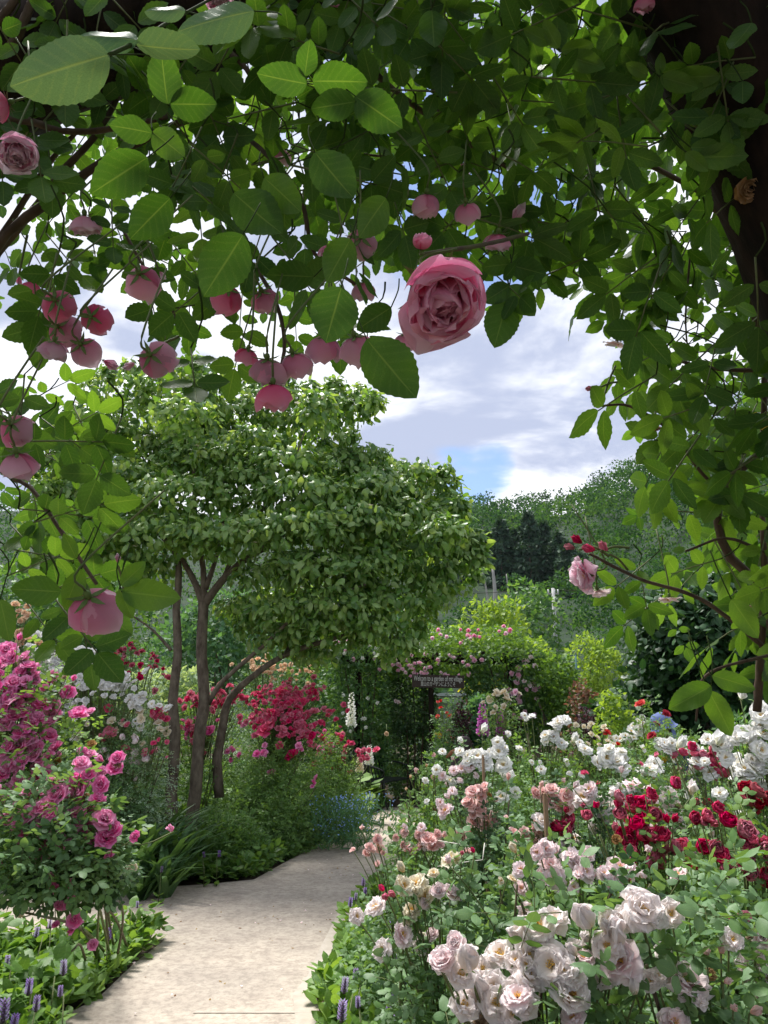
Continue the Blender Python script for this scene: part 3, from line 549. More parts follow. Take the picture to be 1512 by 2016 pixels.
pads += [(140, 870, 75, 45, .3), (110, 930, 80, 50, .5), (180, 840, 90, 45, .1), (150, 990, 90, 48, .2), (110, 1060, 70, 42, .4), (200, 1075, 90, 38, -.2)]
for _ in range(46):
    x_, y_ = rng.uniform(150, 880), rng.uniform(790, 1210)
    if abs(x_ - 520) / 420 + abs(y_ - 1000) / 330 < 1 and not (x_ < 460 and y_ > 1080): pads.append((x_, y_, rng.uniform(45, 80), rng.uniform(25, 42), rng.uniform(-1.1, 1.1)))
Q_, Dd, Rn = [], [], []
for px, py, hw, hh, dy in pads:
    c = dp(px, py, dy); rx = hw / FPX * (DY + dy); rz = 1.0 * hh / FPX * (DY + dy); k = int(520 * (hw * hh / 4000) ** .75)
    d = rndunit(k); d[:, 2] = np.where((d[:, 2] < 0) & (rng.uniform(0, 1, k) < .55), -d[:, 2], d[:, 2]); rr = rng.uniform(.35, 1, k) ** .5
    Q_.append(c + d * rr[:, None] * [rx * 1.05, rx * .9, rz * 1.1] + rndunit(k) * .04); Dd.append(d); Rn.append(np.clip(rng.normal(.45 + .25 * d[:, 2], .22, k), 0.01, .99))  # paler young leaves on top; also paints the shade under each pad
Q_ = np.vstack(Q_); Dd = np.vstack(Dd); Rn = np.concatenate(Rn); k = len(Q_); print('dogwood leaves', k)
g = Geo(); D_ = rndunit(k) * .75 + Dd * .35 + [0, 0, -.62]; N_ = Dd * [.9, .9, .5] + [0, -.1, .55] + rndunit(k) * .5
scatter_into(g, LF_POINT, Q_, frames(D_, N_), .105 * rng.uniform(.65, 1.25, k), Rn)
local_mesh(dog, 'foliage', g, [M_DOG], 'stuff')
g = Geo(); k = 110; ii = rng.integers(0, len(Q_), k * 3); sel = Q_[ii][:k]
for c in sel + [0, 0, .03]:
    for j in range(4): V, T, L = LF_MID; scatter_into(g, LF_MID, c[None], frames(np.array([[math.cos(j * 1.57), math.sin(j * 1.57), .1]]), np.array([[0, 0, 1.]])), np.array([.045]), np.array([.3]))
local_mesh(dog, 'bracts', g, [petalmat('dogwood bract', (.6, .6, .4), (.75, .7, .6), (.8, .55, .5), .3)], 'stuff')

# ---------------------------------------------------------------- pergola, sign, bench
PY = 14.2
per = thing('pergola', 'dark wooden pergola buried in climbing roses at the end of the path', 'pergola', (P(800, 1565, PY)[0], PY, 0))
for px, dy in ((705, 0), (848, 0), (1005, 0), (722, 1.8), (845, 1.8), (985, 1.8)):
    q = P(px, 1330, PY); g = Geo(); box(g, (q[0], PY + dy, 1.25), (.09, .09, 2.5)); local_mesh(per, 'post', g, [M_TIMB])
for dy, py in ((-.06, 1310), (1.84, 1310)):
    a_, b_ = P(665, py, PY), P(1050, py, PY); g = Geo(); box(g, ((a_[0] + b_[0]) / 2, PY + dy, 2.44), (b_[0] - a_[0], .05, .12)); local_mesh(per, 'beam', g, [M_TIMB])
for k in range(9):
    x = np.linspace(P(675, 1310, PY)[0], P(1040, 1310, PY)[0], 9)[k]; g = Geo(); box(g, (x, PY + .9, 2.55), (.06, 2.3, .09)); local_mesh(per, 'rafter', g, [M_TIMB])
def clad(name, label, boxes, mat, leaf, flw, group=None, cat='climbing rose', stemx=None):
    """climbing plant: boxes of (px0,py0,px1,py1,Y,depth,n); flw of (px,py,size_m,kind,palette,Y)"""
    x0, y0, x1, y1, Y, dd_, n = boxes[0]; c = P((x0 + x1) / 2, y1, Y); t = thing(name, label, cat, (c[0], Y, 0), group); Qs, Ds = [], []
    for x0, y0, x1, y1, Y, dep, n in boxes:
        a_, b_ = P(x0, y1, Y), P(x1, y0, Y); u = rng.uniform(-1, 1, (n, 3)); ax = rng.integers(0, 3, n); ed = rng.uniform(0, 1, n) < .65
        sgn = np.sign(u[np.arange(n), ax]); u[np.arange(n), ax] = np.where(ed, sgn * rng.uniform(.8, 1.12, n), u[np.arange(n), ax]); bump = 1 + .12 * np.sin(u[:, [1, 2, 0]] * 7 + x0)
        u = u * bump; Qs.append(np.stack([(a_[0] + b_[0]) / 2 + u[:, 0] * (b_[0] - a_[0]) / 2, Y + dep / 2 + u[:, 1] * dep / 2, (a_[2] + b_[2]) / 2 + u[:, 2] * (b_[2] - a_[2]) / 2], -1)); Ds.append(unit(u * [1, 1, .6]))
    q, d = np.vstack(Qs), np.vstack(Ds); q += rndunit(len(q)) * .05; ok = q[:, 2] > .03; q, d = q[ok], d[ok]
    leafy(t, 'foliage', q, d, LF_LO, mat, leaf, .5, .7, droop=.2)
    g = Geo(); xb = c[0] if stemx is None else stemx
    for k in range(3): tube(g, curve([(xb + .1 * k - .1, boxes[0][4] + .1, 0), (xb + .15 * k - .1, boxes[0][4] + .2, 1.2), (xb + .3 * k - .3, boxes[0][4] + .3, 2.4)], 10), .02, .012, 6)
    local_mesh(t, 'stem', g, [M_CANE])
    for px, py, s, kd, pal, Yf in flw:
        place('blossom', bmesh_for(kd, pal, 2), t, P(px, py, Yf - .06), zframe([rng.uniform(-.4, .4), -1, rng.uniform(0, .8)]), s)
    return t
rs = lambda n, x0, x1, y0, y1, s, kd, pal, Y: [(rng.uniform(x0, x1), rng.uniform(y0, y1), s * rng.uniform(.8, 1.2), kd, pal, Y) for _ in range(n)]
wp = [(707, 1262), (713, 1266), (727, 1260), (727, 1270), (739, 1275), (750, 1281), (678, 1286), (714, 1296), (736, 1286), (676, 1369), (724, 1375), (743, 1384), (697, 1396), (675, 1404), (682, 1413), (714, 1415), (718, 1415), (720, 1432), (690, 1440), (825, 1267), (832, 1272), (824, 1280), (833, 1275), (740, 1472), (760, 1295), (698, 1270)]
clad('climbing_rose', 'climbing rose with small white pompom blooms on the left pergola column', [(655, 1262, 760, 1500, PY - .3, .9, 6500), (650, 1256, 770, 1310, PY - .4, 1.4, 2200), (690, 1440, 752, 1560, PY - .1, .7, 1200)], M_PERG, .075,
     [(x, y, .085, 'pompom', 'white', PY - .35) for x, y in wp])
clad('climbing_vine', 'dark tangled vine hanging down the middle post of the pergola', [(775, 1315, 850, 1440, PY + .1, .8, 3600), (775, 1430, 842, 1575, PY + .3, .6, 2600), (760, 1345, 800, 1540, PY + 1.9, .5, 1600)], M_BED3, .07, [(785, 1383, .11, 'rosette', 'pinkw', PY), (779, 1380, .1, 'rosette', 'pinkw', PY), (760, 1446, .1, 'rosette', 'peach', PY)], cat='vine')
clad('climbing_rose', 'climbing rose with pink blooms spilling over the pergola roof above the sign', [(780, 1262, 1040, 1318, PY - .3, 2.4, 7500), (830, 1232, 1020, 1275, PY, 1.8, 4000), (740, 1302, 940, 1330, PY - .2, 1.8, 1500)], M_PERG2, .075,
     [(863, 1240, .11, 'rosette', 'hot', PY - .3)] + [(x, y, .1, 'rosette', 'soft', PY - .3) for x, y in [(835, 1252), (851, 1257), (879, 1254), (867, 1250), (780, 1236), (748, 1242), (996, 1247), (926, 1258), (907, 1266)]] + rs(20, 735, 810, 1290, 1325, .1, 'rosette', 'soft', PY - .35) + rs(34, 800, 960, 1288, 1332, .1, 'rosette', 'soft', PY - .35) + rs(16, 640, 700, 1255, 1300, .09, 'rosette', 'soft', PY - .3) + rs(14, 900, 1010, 1230, 1262, .09, 'rosette', 'hot', PY - .2), stemx=P(1000, 1400, PY)[0])
clad('climbing_rose', 'dense green climbing rose with scattered pink blooms on the right pergola end', [(938, 1285, 1062, 1400, PY - .2, 1.6, 6500), (965, 1380, 1060, 1470, PY, 1.2, 2600)], M_PERG, .075, rs(26, 1000, 1065, 1300, 1420, .11, 'rosette', 'soft', PY - .25) + rs(8, 1020, 1062, 1270, 1390, .12, 'rosette', 'pinkw', PY - .25))
# sign
SY = PY - .85; a_, b_ = P(811, 1331, SY), P(914, 1352, SY); sw = b_[0] - a_[0]; sh = (a_[2] - b_[2]) * 1.2
sgn = thing('welcome_sign', 'dark brown board with pale two-line welcome lettering hung under the pergola roof', 'sign', ((a_[0] + b_[0]) / 2, SY, (a_[2] + b_[2]) / 2)); sgn.rotation_euler = (0, R(1.2), 0)
g = Geo(); box(g, (0, 0, 0), (sw, .03, sh)); obj('board', g.mesh('board', [solid('sign board', (.03, .018, .014), (.05, .032, .026), 12, .7, .2)]), sgn)
for s_ in (-1, 1):
    g = Geo(); tube(g, [(s_ * sw * .42, 0, sh / 2), (s_ * sw * .42, .02, sh / 2 + .22)], .004, .004, 5); obj('hanger', g.mesh('hanger', [M_TIMB]), sgn)
M_LET = solid('pale lettering', (.5, .48, .45), None, 3, .6, 0)
def text(body, w, z, h, par):
    c = bpy.data.curves.new('lettering', 'FONT'); c.body = body; c.align_x = 'CENTER'; c.align_y = 'CENTER'; c.size = h; c.extrude = .002; c.resolution_u = 3; c.offset = .0008
    tmp = bpy.data.objects.new('lettering', c); COL.objects.link(tmp); dg = bpy.context.evaluated_depsgraph_get(); me = bpy.data.meshes.new_from_object(tmp.evaluated_get(dg)); bpy.data.objects.remove(tmp)
    xs = [v.co.x for v in me.vertices]; k = w / (max(xs) - min(xs)); me.transform(Matrix.Diagonal((k, 1, 1, 1))); me.materials.clear(); me.materials.append(M_LET)
    return obj('lettering', me, par, (0, -.019, z), (R(90), 0, 0))
text('Welcom to a garden of mt village', sw * .93, sh * .2, .125, sgn); text('里山のガーデンにようこそ', sw * .66, -sh * .24, .085, sgn)
# bench
M_IRON = solid('black painted iron', (.012, .014, .016), (.02, .022, .024), 30, .45, .1)
bn = thing('garden_bench', 'black iron garden bench with curved arms under the pergola', 'bench', (P(757, 1560, 13.6)[0], 13.6, 0)); bn.rotation_euler = (0, 0, R(62))
for i in range(7):
    g = Geo(); box(g, (0, -.22 + i * .07, .43), (1.0, .055, .02)); obj('seat_slat', g.mesh('seat slat', [M_IRON]), bn)
for i in range(9):
    g = Geo(); tube(g, curve([(-.42 + i * .105, .27, .43), (-.42 + i * .105, .33, .66), (-.42 + i * .105, .38, .86 + .05 * math.cos((i - 4) * .35))], 8), .011, .011, 6); obj('back_rail', g.mesh('back rail', [M_IRON]), bn)
g = Geo(); tube(g, curve([(-.5, .28, .43), (-.5, .37, .84), (-.25, .385, .93), (0, .39, .95), (.25, .385, .93), (.5, .37, .84), (.5, .28, .43)], 30), .016, .016, 7); obj('back_frame', g.mesh('back frame', [M_IRON]), bn)
for s_ in (-1, 1):
    g = Geo(); tube(g, curve([(s_ * .5, .36, .68), (s_ * .52, .15, .7), (s_ * .53, -.1, .66), (s_ * .52, -.26, .6), (s_ * .5, -.22, .5), (s_ * .5, -.24, .43)], 20), .014, .014, 7); obj('armrest', g.mesh('armrest', [M_IRON]), bn)
    g = Geo(); tube(g, curve([(s_ * .48, -.24, .43), (s_ * .5, -.27, .2), (s_ * .5, -.33, 0)], 8), .018, .014, 7); obj('leg', g.mesh('leg', [M_IRON]), bn)
    g = Geo(); tube(g, curve([(s_ * .48, .28, .43), (s_ * .5, .31, .2), (s_ * .5, .38, 0)], 8), .018, .014, 7); obj('leg', g.mesh('leg', [M_IRON]), bn)
# stump beside the path end
q = G(690, 1594); t = thing('tree_stump', 'short cut tree stump at the left edge of the far path', 'stump', (q[0], q[1], 0))
g = Geo(); tube(g, [(q[0], q[1], 0), (q[0], q[1], .1), (q[0], q[1], .21)], [.13, .115, .11], seg=14, wob=.03); local_mesh(t, 'bark', g, [M_BARK])
g = Geo(); tube(g, [(q[0], q[1], .205), (q[0], q[1], .216)], .1, .1, 14); local_mesh(t, 'cut_face', g, [solid('cut wood', (.3, .2, .12), (.4, .3, .2), 20, .9, .2)])
# ---------------------------------------------------------------- planted beds
CT_NEAR = [compound_tpl(leaflet(6, 2, ser=.04), 2, s) for s in range(3)]
CT_MID = [compound_tpl(LF_MID, 2, s + 5, stalk=False) for s in range(3)]
CT_LOW = [compound_tpl(LF_LO, 2, s + 9, stalk=False) for s in range(3)]
LEAFME = {}
def leaf_meshes(mat, stem=None):
    if mat.name not in LEAFME: LEAFME[mat.name] = [g.mesh('compound leaf ' + mat.name, [mat, stem or M_STEM]) for g in CT_NEAR]
    return LEAFME[mat.name]
def tplof(g): return np.vstack(g.V), np.vstack([t[m == 0] for t, m in zip(g.T, g.M) if (m == 0).any()]), np.vstack(g.L)
def dome_hit(cx, cy, r, H, px, py):
    d = ray(px, py); t = np.arange(max(.4, (cy - 1.3 * r)), cy + 1.2 * r, .02); p = CAM + d * t[:, None]
    q = np.hypot(p[:, 0] - cx, p[:, 1] - cy) / r; zs = H * np.sqrt(np.clip(1 - q ** 2.6, 0, 1)); i = np.where(p[:, 2] < zs)[0]
    if len(i): return p[i[0]]
    return P(px, py, max(.6, cy - .35 * r))
def bush(label, px, Y, top, hw, mat, n, flw, size=.10, lod=1, nleaf=0, tall=1.0, name='rose_bush', cat='rose bush', near=False, grp=None, base=0.0, stems=5, face=.55):
    b = P(px, top, Y); H = b[2]; r = hw / FPX * Y; cx = b[0]; t = thing(name, label, cat, (cx, Y, 0), grp); c = np.array((cx, Y, 0))
    if Y > 5: size *= 1.25
    ex = []
    for f in flw:
        if f[3] != 'bud' and rng.uniform() < (.8 if f[4] in ('white', 'blush', 'pinkw') else .45): ex.append((f[0] + rng.normal(0, 1.7) * f[2] * FPX / Y, f[1] + abs(rng.normal(0, 1.5)) * f[2] * FPX / Y, f[2] * rng.uniform(.6, .9), f[3], f[4]))
    sp_ = []
    for f in flw:
        if Y > 6.5 and f[2] > .10 and f[3] != 'bud':
            for _ in range(int((f[2] / .062) ** 2)): sp_.append((f[0] + rng.normal(0, .33) * f[2] * FPX / Y, f[1] + rng.normal(0, .3) * f[2] * FPX / Y, .06 * rng.uniform(.8, 1.2), f[3], f[4]))
        else: sp_.append(f)
    flw = []
    for f in sp_:
        f = list(f)
        if f[4] == 'blush' and rng.uniform() < .22 and f[3] != 'bud': f[4] = 'pinkw'
        flw.append(tuple(f))
        if Y < 6 and f[3] != 'bud' and rng.uniform() < .28: flw.append((f[0] + rng.normal(0, 2.2) * f[2] * FPX / Y, f[1] - rng.uniform(-.8, 1.4) * f[2] * FPX / Y, .035, 'bud', f[4]))
        if Y < 6 and f[3] != 'bud' and rng.uniform() < .08: flw.append((f[0] + rng.normal(0, 2) * f[2] * FPX / Y, f[1] + rng.normal(0, 1.2) * f[2] * FPX / Y, f[2] * .5, 'rosette', 'wither'))
    flw = [(f[0], f[1], f[2] * (1.15 if f[3] == 'cup' else 1.45 if f[4] in ('white', 'blush') else 1.34 if f[3] != 'bud' else .8)) + tuple(f[3:]) for f in list(flw) + ex]
    d = rndunit(n); d[:, 2] = np.abs(d[:, 2]); d[:, 1] = np.where(rng.uniform(0, 1, n) < .35, -np.abs(d[:, 1]), d[:, 1]); rr = rng.uniform(.15, 1, n) ** .42
    q = c + [0, 0, base] + d * rr[:, None] * [r, r, (H - base) * .97] * (1 + .10 * np.sin(7 * d[:, [1, 2, 0]] + px)) + rndunit(n) * .03; q[:, 2] = np.maximum(q[:, 2], .04)
    g = Geo(); tp = [tplof(x) for x in (CT_MID if near else CT_LOW)]; D_ = d * .6 + rndunit(n) * .8; D_[:, 2] -= .15; N_ = [0, -.15, .85] + d * .35 + rndunit(n) * .55; F_ = frames(D_, N_); w = rng.integers(0, 3, n); tint = rng.uniform(0, 1, n)
    for k in range(3):
        s_ = w == k
        if s_.any(): scatter_into(g, tp[k], q[s_], F_[s_], size * rng.uniform(.7, 1.25, s_.sum()), tint[s_])
    local_mesh(t, 'foliage', g, [mat], 'stuff')
    if nleaf:
        ms = leaf_meshes(mat); dd = rndunit(nleaf); dd[:, 2] = np.abs(dd[:, 2]) * .9 + .1; dd[:, 1] = -np.abs(dd[:, 1]) * .8; dd = unit(dd)
        qq = c + [0, 0, base] + dd * rng.uniform(.9, 1.06, (nleaf, 1)) * [r, r, H - base]; FF = frames(dd * .5 + rndunit(nleaf) * .8, [0, -.2, .8] + rndunit(nleaf) * .45)
        for k in range(nleaf): place('leaf', ms[k % 3], t, qq[k], FF[k], size * rng.uniform(.9, 1.4))
    tw = Geo(); pts = []
    for f in flw:
        fx, fy, s, kd, pal = f[:5]; p = dome_hit(cx, Y, r, H, fx, fy); p = p + rng.normal(0, .01, 3); ax = f[5] if len(f) > 5 else unit(np.array([rng.uniform(-.55, .55), -face + rng.uniform(-.35, .3), rng.uniform(.15, .9)]))
        place('bud' if kd == 'bud' else 'blossom', bmesh_for(kd, pal, lod), t, p, zframe(ax), s); pts.append(p)
        e_ = p - unit(ax) * s * .2; hb = max(.3, (base + .04) / H + .05); m_ = e_ + (c + [0, 0, H * max(.55, hb)] - e_) * .25 - [0, 0, .03]; b_ = e_ + (c + [0, 0, H * hb] - e_) * .6
        if s > .035 or kd == 'bud': tube(tw, curve([e_, m_, b_], 6), .0022 if Y < 6 else .003, seg=4)
    if tw.n: local_mesh(t, 'flower_stalks', tw, [M_STEM], 'stuff')
    for k in range(stems):
        e_ = pts[int(rng.integers(len(pts)))] - [0, 0, .1] if pts else c + [rng.uniform(-.5, .5) * r, rng.uniform(-.4, .4) * r, H * .8]; s0 = c + [rng.uniform(-.12, .12), rng.uniform(-.1, .1), 0] + (np.array([-.5, 2.2, 0]) if base > .6 and px < 400 else 0)
        g = Geo(); tube(g, curve([s0, s0 * .5 + e_ * .5 + [rng.uniform(-.05, .05), .04, .06], e_], 8), .009, .004, 5); local_mesh(t, 'stem', g, [M_STEM if k % 2 else M_CANE2])
    return t
def cl(px, py, n, sx, sy, s, kd, pal): return [(px + rng.normal(0, sx), py + rng.normal(0, sy), s * rng.uniform(.85, 1.18), kd, pal) for _ in range(n)]
def zz(ox, oy, k, lst, Y, kd, pal): return [(ox + x / k, oy + y / k, dm / k / FPX * Y, kd, pal) for x, y, dm in lst]
RB = 'rose bushes in the right hand bed'; LB = 'rose bushes in the left hand beds'
z6 = lambda lst, Y, kd, pal: zz(1012, 1550, 3.024, lst, Y, kd, pal)
z5 = lambda lst, Y, kd, pal: zz(500, 1550, 3.024, lst, Y, kd, pal)
z3 = lambda lst, Y, kd, pal: zz(1012, 1150, 3.024, lst, Y, kd, pal)
z2 = lambda lst, Y, kd, pal: zz(500, 1150, 3.024, lst, Y, kd, pal)
z1 = lambda lst, Y, kd, pal: zz(0, 1150, 3.024, lst, Y, kd, pal)
# right bed, nearest first
bush('large rose bush with big ruffled blush white blooms, nearest the camera beside the path', 1075, 1.85, 1795, 235, M_BED, 1100,
     z6([(110, 850, 160), (240, 790, 150), (100, 970, 180), (255, 1060, 200), (395, 960, 150), (30, 1000, 120), (50, 1110, 170), (50, 1210, 170), (370, 1270, 180), (30, 1310, 160), (350, 1120, 140), (180, 920, 140), (620, 985, 210), (530, 910, 150), (420, 1010, 120), (380, 1380, 130), (20, 1240, 150)], 1.6, 'loose', 'blush')
     + z5([(1340, 1250, 170), (1470, 1300, 170), (1200, 1350, 150), (1320, 1360, 150), (1410, 990, 180), (1250, 1060, 140), (1450, 1130, 140), (1380, 1090, 120)], 1.6, 'loose', 'blush')
     + z5([(1130, 1020, 130), (1225, 970, 110)], 1.6, 'rosette', 'pinkw') + z6([(530, 800, 45), (20, 890, 40), (425, 870, 45), (740, 1210, 45), (350, 1000, 40)], 1.7, 'bud', 'blush'), .10, 0, 130, near=True, grp=RB)
bush('rose bush with flat open cream-centred white bloom and orange buds at the lower right', 1370, 1.85, 1765, 215, M_BED, 1150,
     z6([(770, 760, 230), (770, 700, 140), (920, 745, 130), (700, 810, 120), (1000, 1205, 220), (930, 1390, 160), (1120, 1240, 80), (890, 1170, 80)], 1.65, 'loose', 'blush') + z6([(1048, 725, 50), (1137, 955, 55), (1218, 1010, 60), (1340, 1365, 60), (545, 1345, 55), (1205, 1090, 45), (1285, 1320, 50)], 1.7, 'bud', 'coral'), .105, 0, 150, near=True, grp=RB)
bush('rose bush at the right edge with layered pink blooms below the crimson roses', 1530, 2.1, 1840, 110, M_BED, 500, z6([(1470, 1050, 150), (1500, 1120, 130), (1490, 900, 120), (1450, 1300, 120), (1500, 1350, 110), (1400, 1180, 90)], 1.9, 'rosette', 'pinkw') + z6([(1480, 900, 90), (1320, 790, 50), (1385, 810, 60)], 2, 'rosette', 'crim'), .10, 0, 50, near=True, grp=RB)
bush('rose bush with loose cream white blooms at the right path edge', 880, 2.9, 1690, 120, M_BED, 950,
     z5([(980, 600, 120), (1010, 670, 100), (945, 740, 90), (1160, 450, 120), (1040, 530, 60)], 2.7, 'loose', 'cream') + z5([(705, 735, 110), (850, 890, 120), (800, 975, 100)], 2.6, 'loose', 'blush') + z5([(1115, 630, 90), (1185, 625, 100), (1020, 720, 60)], 2.7, 'rosette', 'pinkw') + z5([(767, 605, 40), (800, 645, 50), (850, 630, 45), (1215, 405, 30), (1265, 390, 30)], 2.8, 'bud', 'rose'), .095, 0, 90, near=True, grp=RB)
bush('spreading rose bush with many pale pink ruffled blooms in the middle of the right bed', 1135, 2.9, 1665, 185, M_BED2, 1400,
     z6([(205, 365, 100), (150, 390, 80), (235, 480, 120), (350, 460, 120), (260, 540, 120), (420, 520, 110), (600, 480, 140), (660, 500, 110), (560, 500, 90), (640, 580, 90), (40, 500, 90), (40, 570, 90), (380, 620, 60), (70, 760, 70), (420, 410, 80)], 2.7, 'loose', 'pinkw') + z5([(1500, 540, 60)], 2.7, 'loose', 'cream'), .095, 1, 90, near=True, grp=RB)
bush('rose bush with densely clustered crimson cupped blooms, left of the two crimson bushes', 1285, 3.1, 1578, 115, M_BED2, 1300,
     z6([(750, 110, 100), (645, 170, 85), (715, 170, 90), (830, 175, 80), (680, 230, 80), (750, 230, 90), (800, 250, 90), (665, 320, 100), (730, 310, 90), (805, 310, 90), (800, 370, 90), (875, 280, 90), (920, 330, 100), (710, 400, 90), (770, 455, 80), (835, 455, 100), (720, 480, 70), (780, 185, 60), (690, 90, 50), (780, 120, 50), (540, 560, 90), (575, 625, 90), (460, 555, 60), (540, 530, 60), (1030, 360, 80), (610, 50, 70), (790, 40, 70)], 2.9, 'cup', 'crim'), .085, 1, 80, near=True, grp=RB)
bush('rose bush with wine red cupped blooms, right of the two crimson bushes', 1450, 2.8, 1590, 135, M_BED2, 1300,
     z6([(1280, 240, 100), (1350, 230, 90), (1330, 310, 90), (1390, 270, 110), (1240, 370, 90), (1210, 430, 100), (1290, 460, 90), (1250, 400, 90), (1350, 500, 60), (1410, 360, 100), (1430, 540, 80), (1480, 530, 80), (1500, 380, 90), (1500, 450, 90), (1115, 180, 90), (1190, 125, 70), (1490, 420, 90), (1420, 320, 60)], 2.6, 'cup', 'crim'), .085, 1, 80, near=True, grp=RB)
bush('rose bush with dark velvety red blooms at the right edge above the crimson roses', 1480, 3.3, 1545, 75, M_BED, 650, z6([(1355, 65, 100), (1425, 60, 100), (1495, 100, 90), (1400, 30, 80), (1505, 40, 60)], 3.1, 'cup', 'dred'), .085, 1, 30, near=True, grp=RB)
bush('low coral pink rose bush leaning over the right side of the path', 800, 4.3, 1635, 95, M_BED, 800,
     z5([(735, 305, 60), (720, 350, 70), (750, 365, 60), (705, 340, 50), (910, 290, 50), (985, 300, 70), (1040, 310, 90), (1085, 350, 70), (1080, 290, 50), (1000, 335, 60), (910, 375, 70), (940, 360, 40), (870, 340, 40), (960, 300, 40)], 4.1, 'rosette', 'coral'), .085, 1, 40, near=True, grp=RB)
bush('upright coral pink rose bush with rounded blooms above the path corner', 955, 4.3, 1545, 75, M_BED3, 950,
     z5([(1290, 30, 80), (1340, 50, 60), (1280, 100, 80), (1350, 110, 90), (1310, 130, 80), (1360, 150, 80), (1420, 185, 90), (1310, 210, 80), (1365, 245, 90), (1330, 20, 60), (1380, 20, 60)], 4.1, 'rosette', 'coral') + z5([(1160, 150, 90), (1110, 90, 50), (1010, 230, 50), (1190, 40, 50)], 4.1, 'loose', 'pinkw'), .085, 1, 40, near=True, grp=RB)
bush('rose bush with peachy pink bunched blooms beside the wooden stake', 1075, 4.0, 1552, 75, M_BED3, 1000,
     z6([(250, 85, 90), (290, 60, 80), (230, 40, 80), (190, 80, 80), (130, 40, 70), (170, 50, 60), (300, 95, 60), (200, 30, 60), (120, 250, 80), (60, 260, 80), (145, 290, 80), (10, 270, 70), (100, 300, 60)], 3.8, 'rosette', 'coral'), .085, 1, 40, near=True, grp=RB)
bush('rose bush with two large blush white blooms in front of dark leaves', 1170, 4.0, 1555, 75, M_BED3, 1200, z6([(410, 50, 120), (440, 30, 90), (530, 110, 120), (550, 160, 120), (520, 160, 90), (300, 250, 90), (335, 230, 90), (265, 250, 80)], 3.8, 'loose', 'blush')[:5] + z6([(300, 250, 80), (335, 230, 80), (265, 235, 70), (310, 200, 70), (270, 270, 70), (330, 265, 70)], 3.8, 'cup', 'crim'), .085, 1, 50, near=True, grp=RB)
bush('rose bush with pale mauve pink ruffled blooms above the crimson cluster', 1322, 3.9, 1555, 60, M_BED, 700, z6([(920, 50, 100), (920, 100, 90), (930, 150, 90), (960, 190, 90), (975, 260, 90), (990, 230, 80), (700, 20, 100), (840, 80, 50)], 3.7, 'loose', 'pinkw'), .085, 1, 40, near=True, grp=RB)
bush('white rose bush with full blooms near the middle of the right bed', 1240, 5.2, 1470, 90, M_BED, 1300, z3([(820, 1120, 100), (830, 1080, 80), (590, 1020, 90), (620, 1050, 90), (550, 1030, 90), (700, 1190, 70), (690, 1225, 70), (735, 1225, 60), (420, 990, 60), (500, 1070, 70), (640, 1000, 60), (570, 980, 60)], 5, 'loose', 'white') + z3([(410, 1120, 40), (765, 1065, 30), (505, 1190, 30), (765, 1110, 30)], 5, 'rosette', 'rose'), .085, 1, grp=RB)
bush('rose bush with bright crimson blooms behind the white mallow-like blooms', 1385, 4.6, 1462, 75, M_BED, 1100, z3([(1040, 970, 60), (1180, 1000, 55), (1120, 1030, 60), (1190, 1060, 70), (1250, 1100, 80), (1200, 1120, 80), (1260, 1130, 70), (1080, 1030, 60), (990, 1020, 60), (960, 1030, 60), (1150, 1080, 60), (1100, 1110, 60), (1220, 1140, 70), (1245, 1060, 50)], 4.4, 'cup', 'rose') + z3([(1095, 980, 80), (1130, 1090, 90), (1100, 1070, 80), (1150, 1120, 80), (900, 940, 60), (940, 950, 60), (880, 960, 50)], 4.4, 'loose', 'white'), .085, 1, grp=RB)
bush('tall white rose bush covered in full white blooms at the right edge', 1490, 3.7, 1415, 80, M_BED2, 1300,
     z3([(1240, 900, 80), (1340, 880, 90), (1320, 920, 90), (1370, 900, 80), (1230, 970, 80), (1250, 1020, 80), (1400, 960, 90), (1470, 690, 80), (1470, 780, 90), (1440, 770, 60), (1480, 1000, 100), (1430, 1100, 100), (1400, 1160, 110), (1450, 1190, 110), (1330, 1140, 80), (1380, 1200, 80), (1350, 1060, 80), (1500, 900, 80), (1500, 1110, 80), (1440, 1240, 90), (1500, 1240, 80), (1490, 850, 70), (1330, 1040, 70), (1490, 1420, 90), (1500, 1480, 80)], 3.6, 'loose', 'white'), .085, 1, 30, near=True, grp=RB)
bush('rose bush with single white open blooms left of the right hand stake', 940, 5.8, 1470, 95, M_BED, 1500,
     z2([(1230, 990, 50), (1260, 1020, 60), (1330, 1020, 90), (1370, 1060, 90), (1300, 1000, 60), (1450, 1010, 80), (1490, 1070, 80), (1280, 1060, 60), (1160, 1180, 70), (1030, 1165, 35), (1440, 950, 60), (1410, 1000, 50)], 5.6, 'loose', 'white') + z2([(1240, 1090, 60), (1290, 1100, 60), (1180, 1110, 50), (1110, 1140, 50), (1200, 1100, 50)], 5.6, 'loose', 'pinkw'), .085, 1, grp=RB)
bush('rose bush with small white blooms in the middle of the light green planting', 1060, 6, 1455, 95, M_BED2, 1800, z3([(260, 820, 80), (240, 830, 60), (290, 810, 60), (240, 910, 60), (215, 900, 50), (270, 930, 50), (430, 990, 50), (60, 780, 40), (100, 790, 40), (160, 1110, 50), (310, 1065, 40), (30, 980, 40), (100, 1060, 30), (200, 1190, 30)], 5.8, 'loose', 'white'), .085, 1, grp=RB)
bush('light green rose bush with scattered tiny cream blooms below the maroon bush', 1160, 8, 1428, 110, M_BED2, 2200, cl(1150, 1455, 26, 45, 14, .055, 'rosette', 'cream') + z3([(740, 810, 80), (720, 850, 70), (690, 900, 60), (640, 920, 50), (660, 910, 50), (550, 885, 50)], 7.8, 'loose', 'white')[:5] + z3([(550, 885, 45)], 7.8, 'rosette', 'red'), .09, 2, grp=RB)
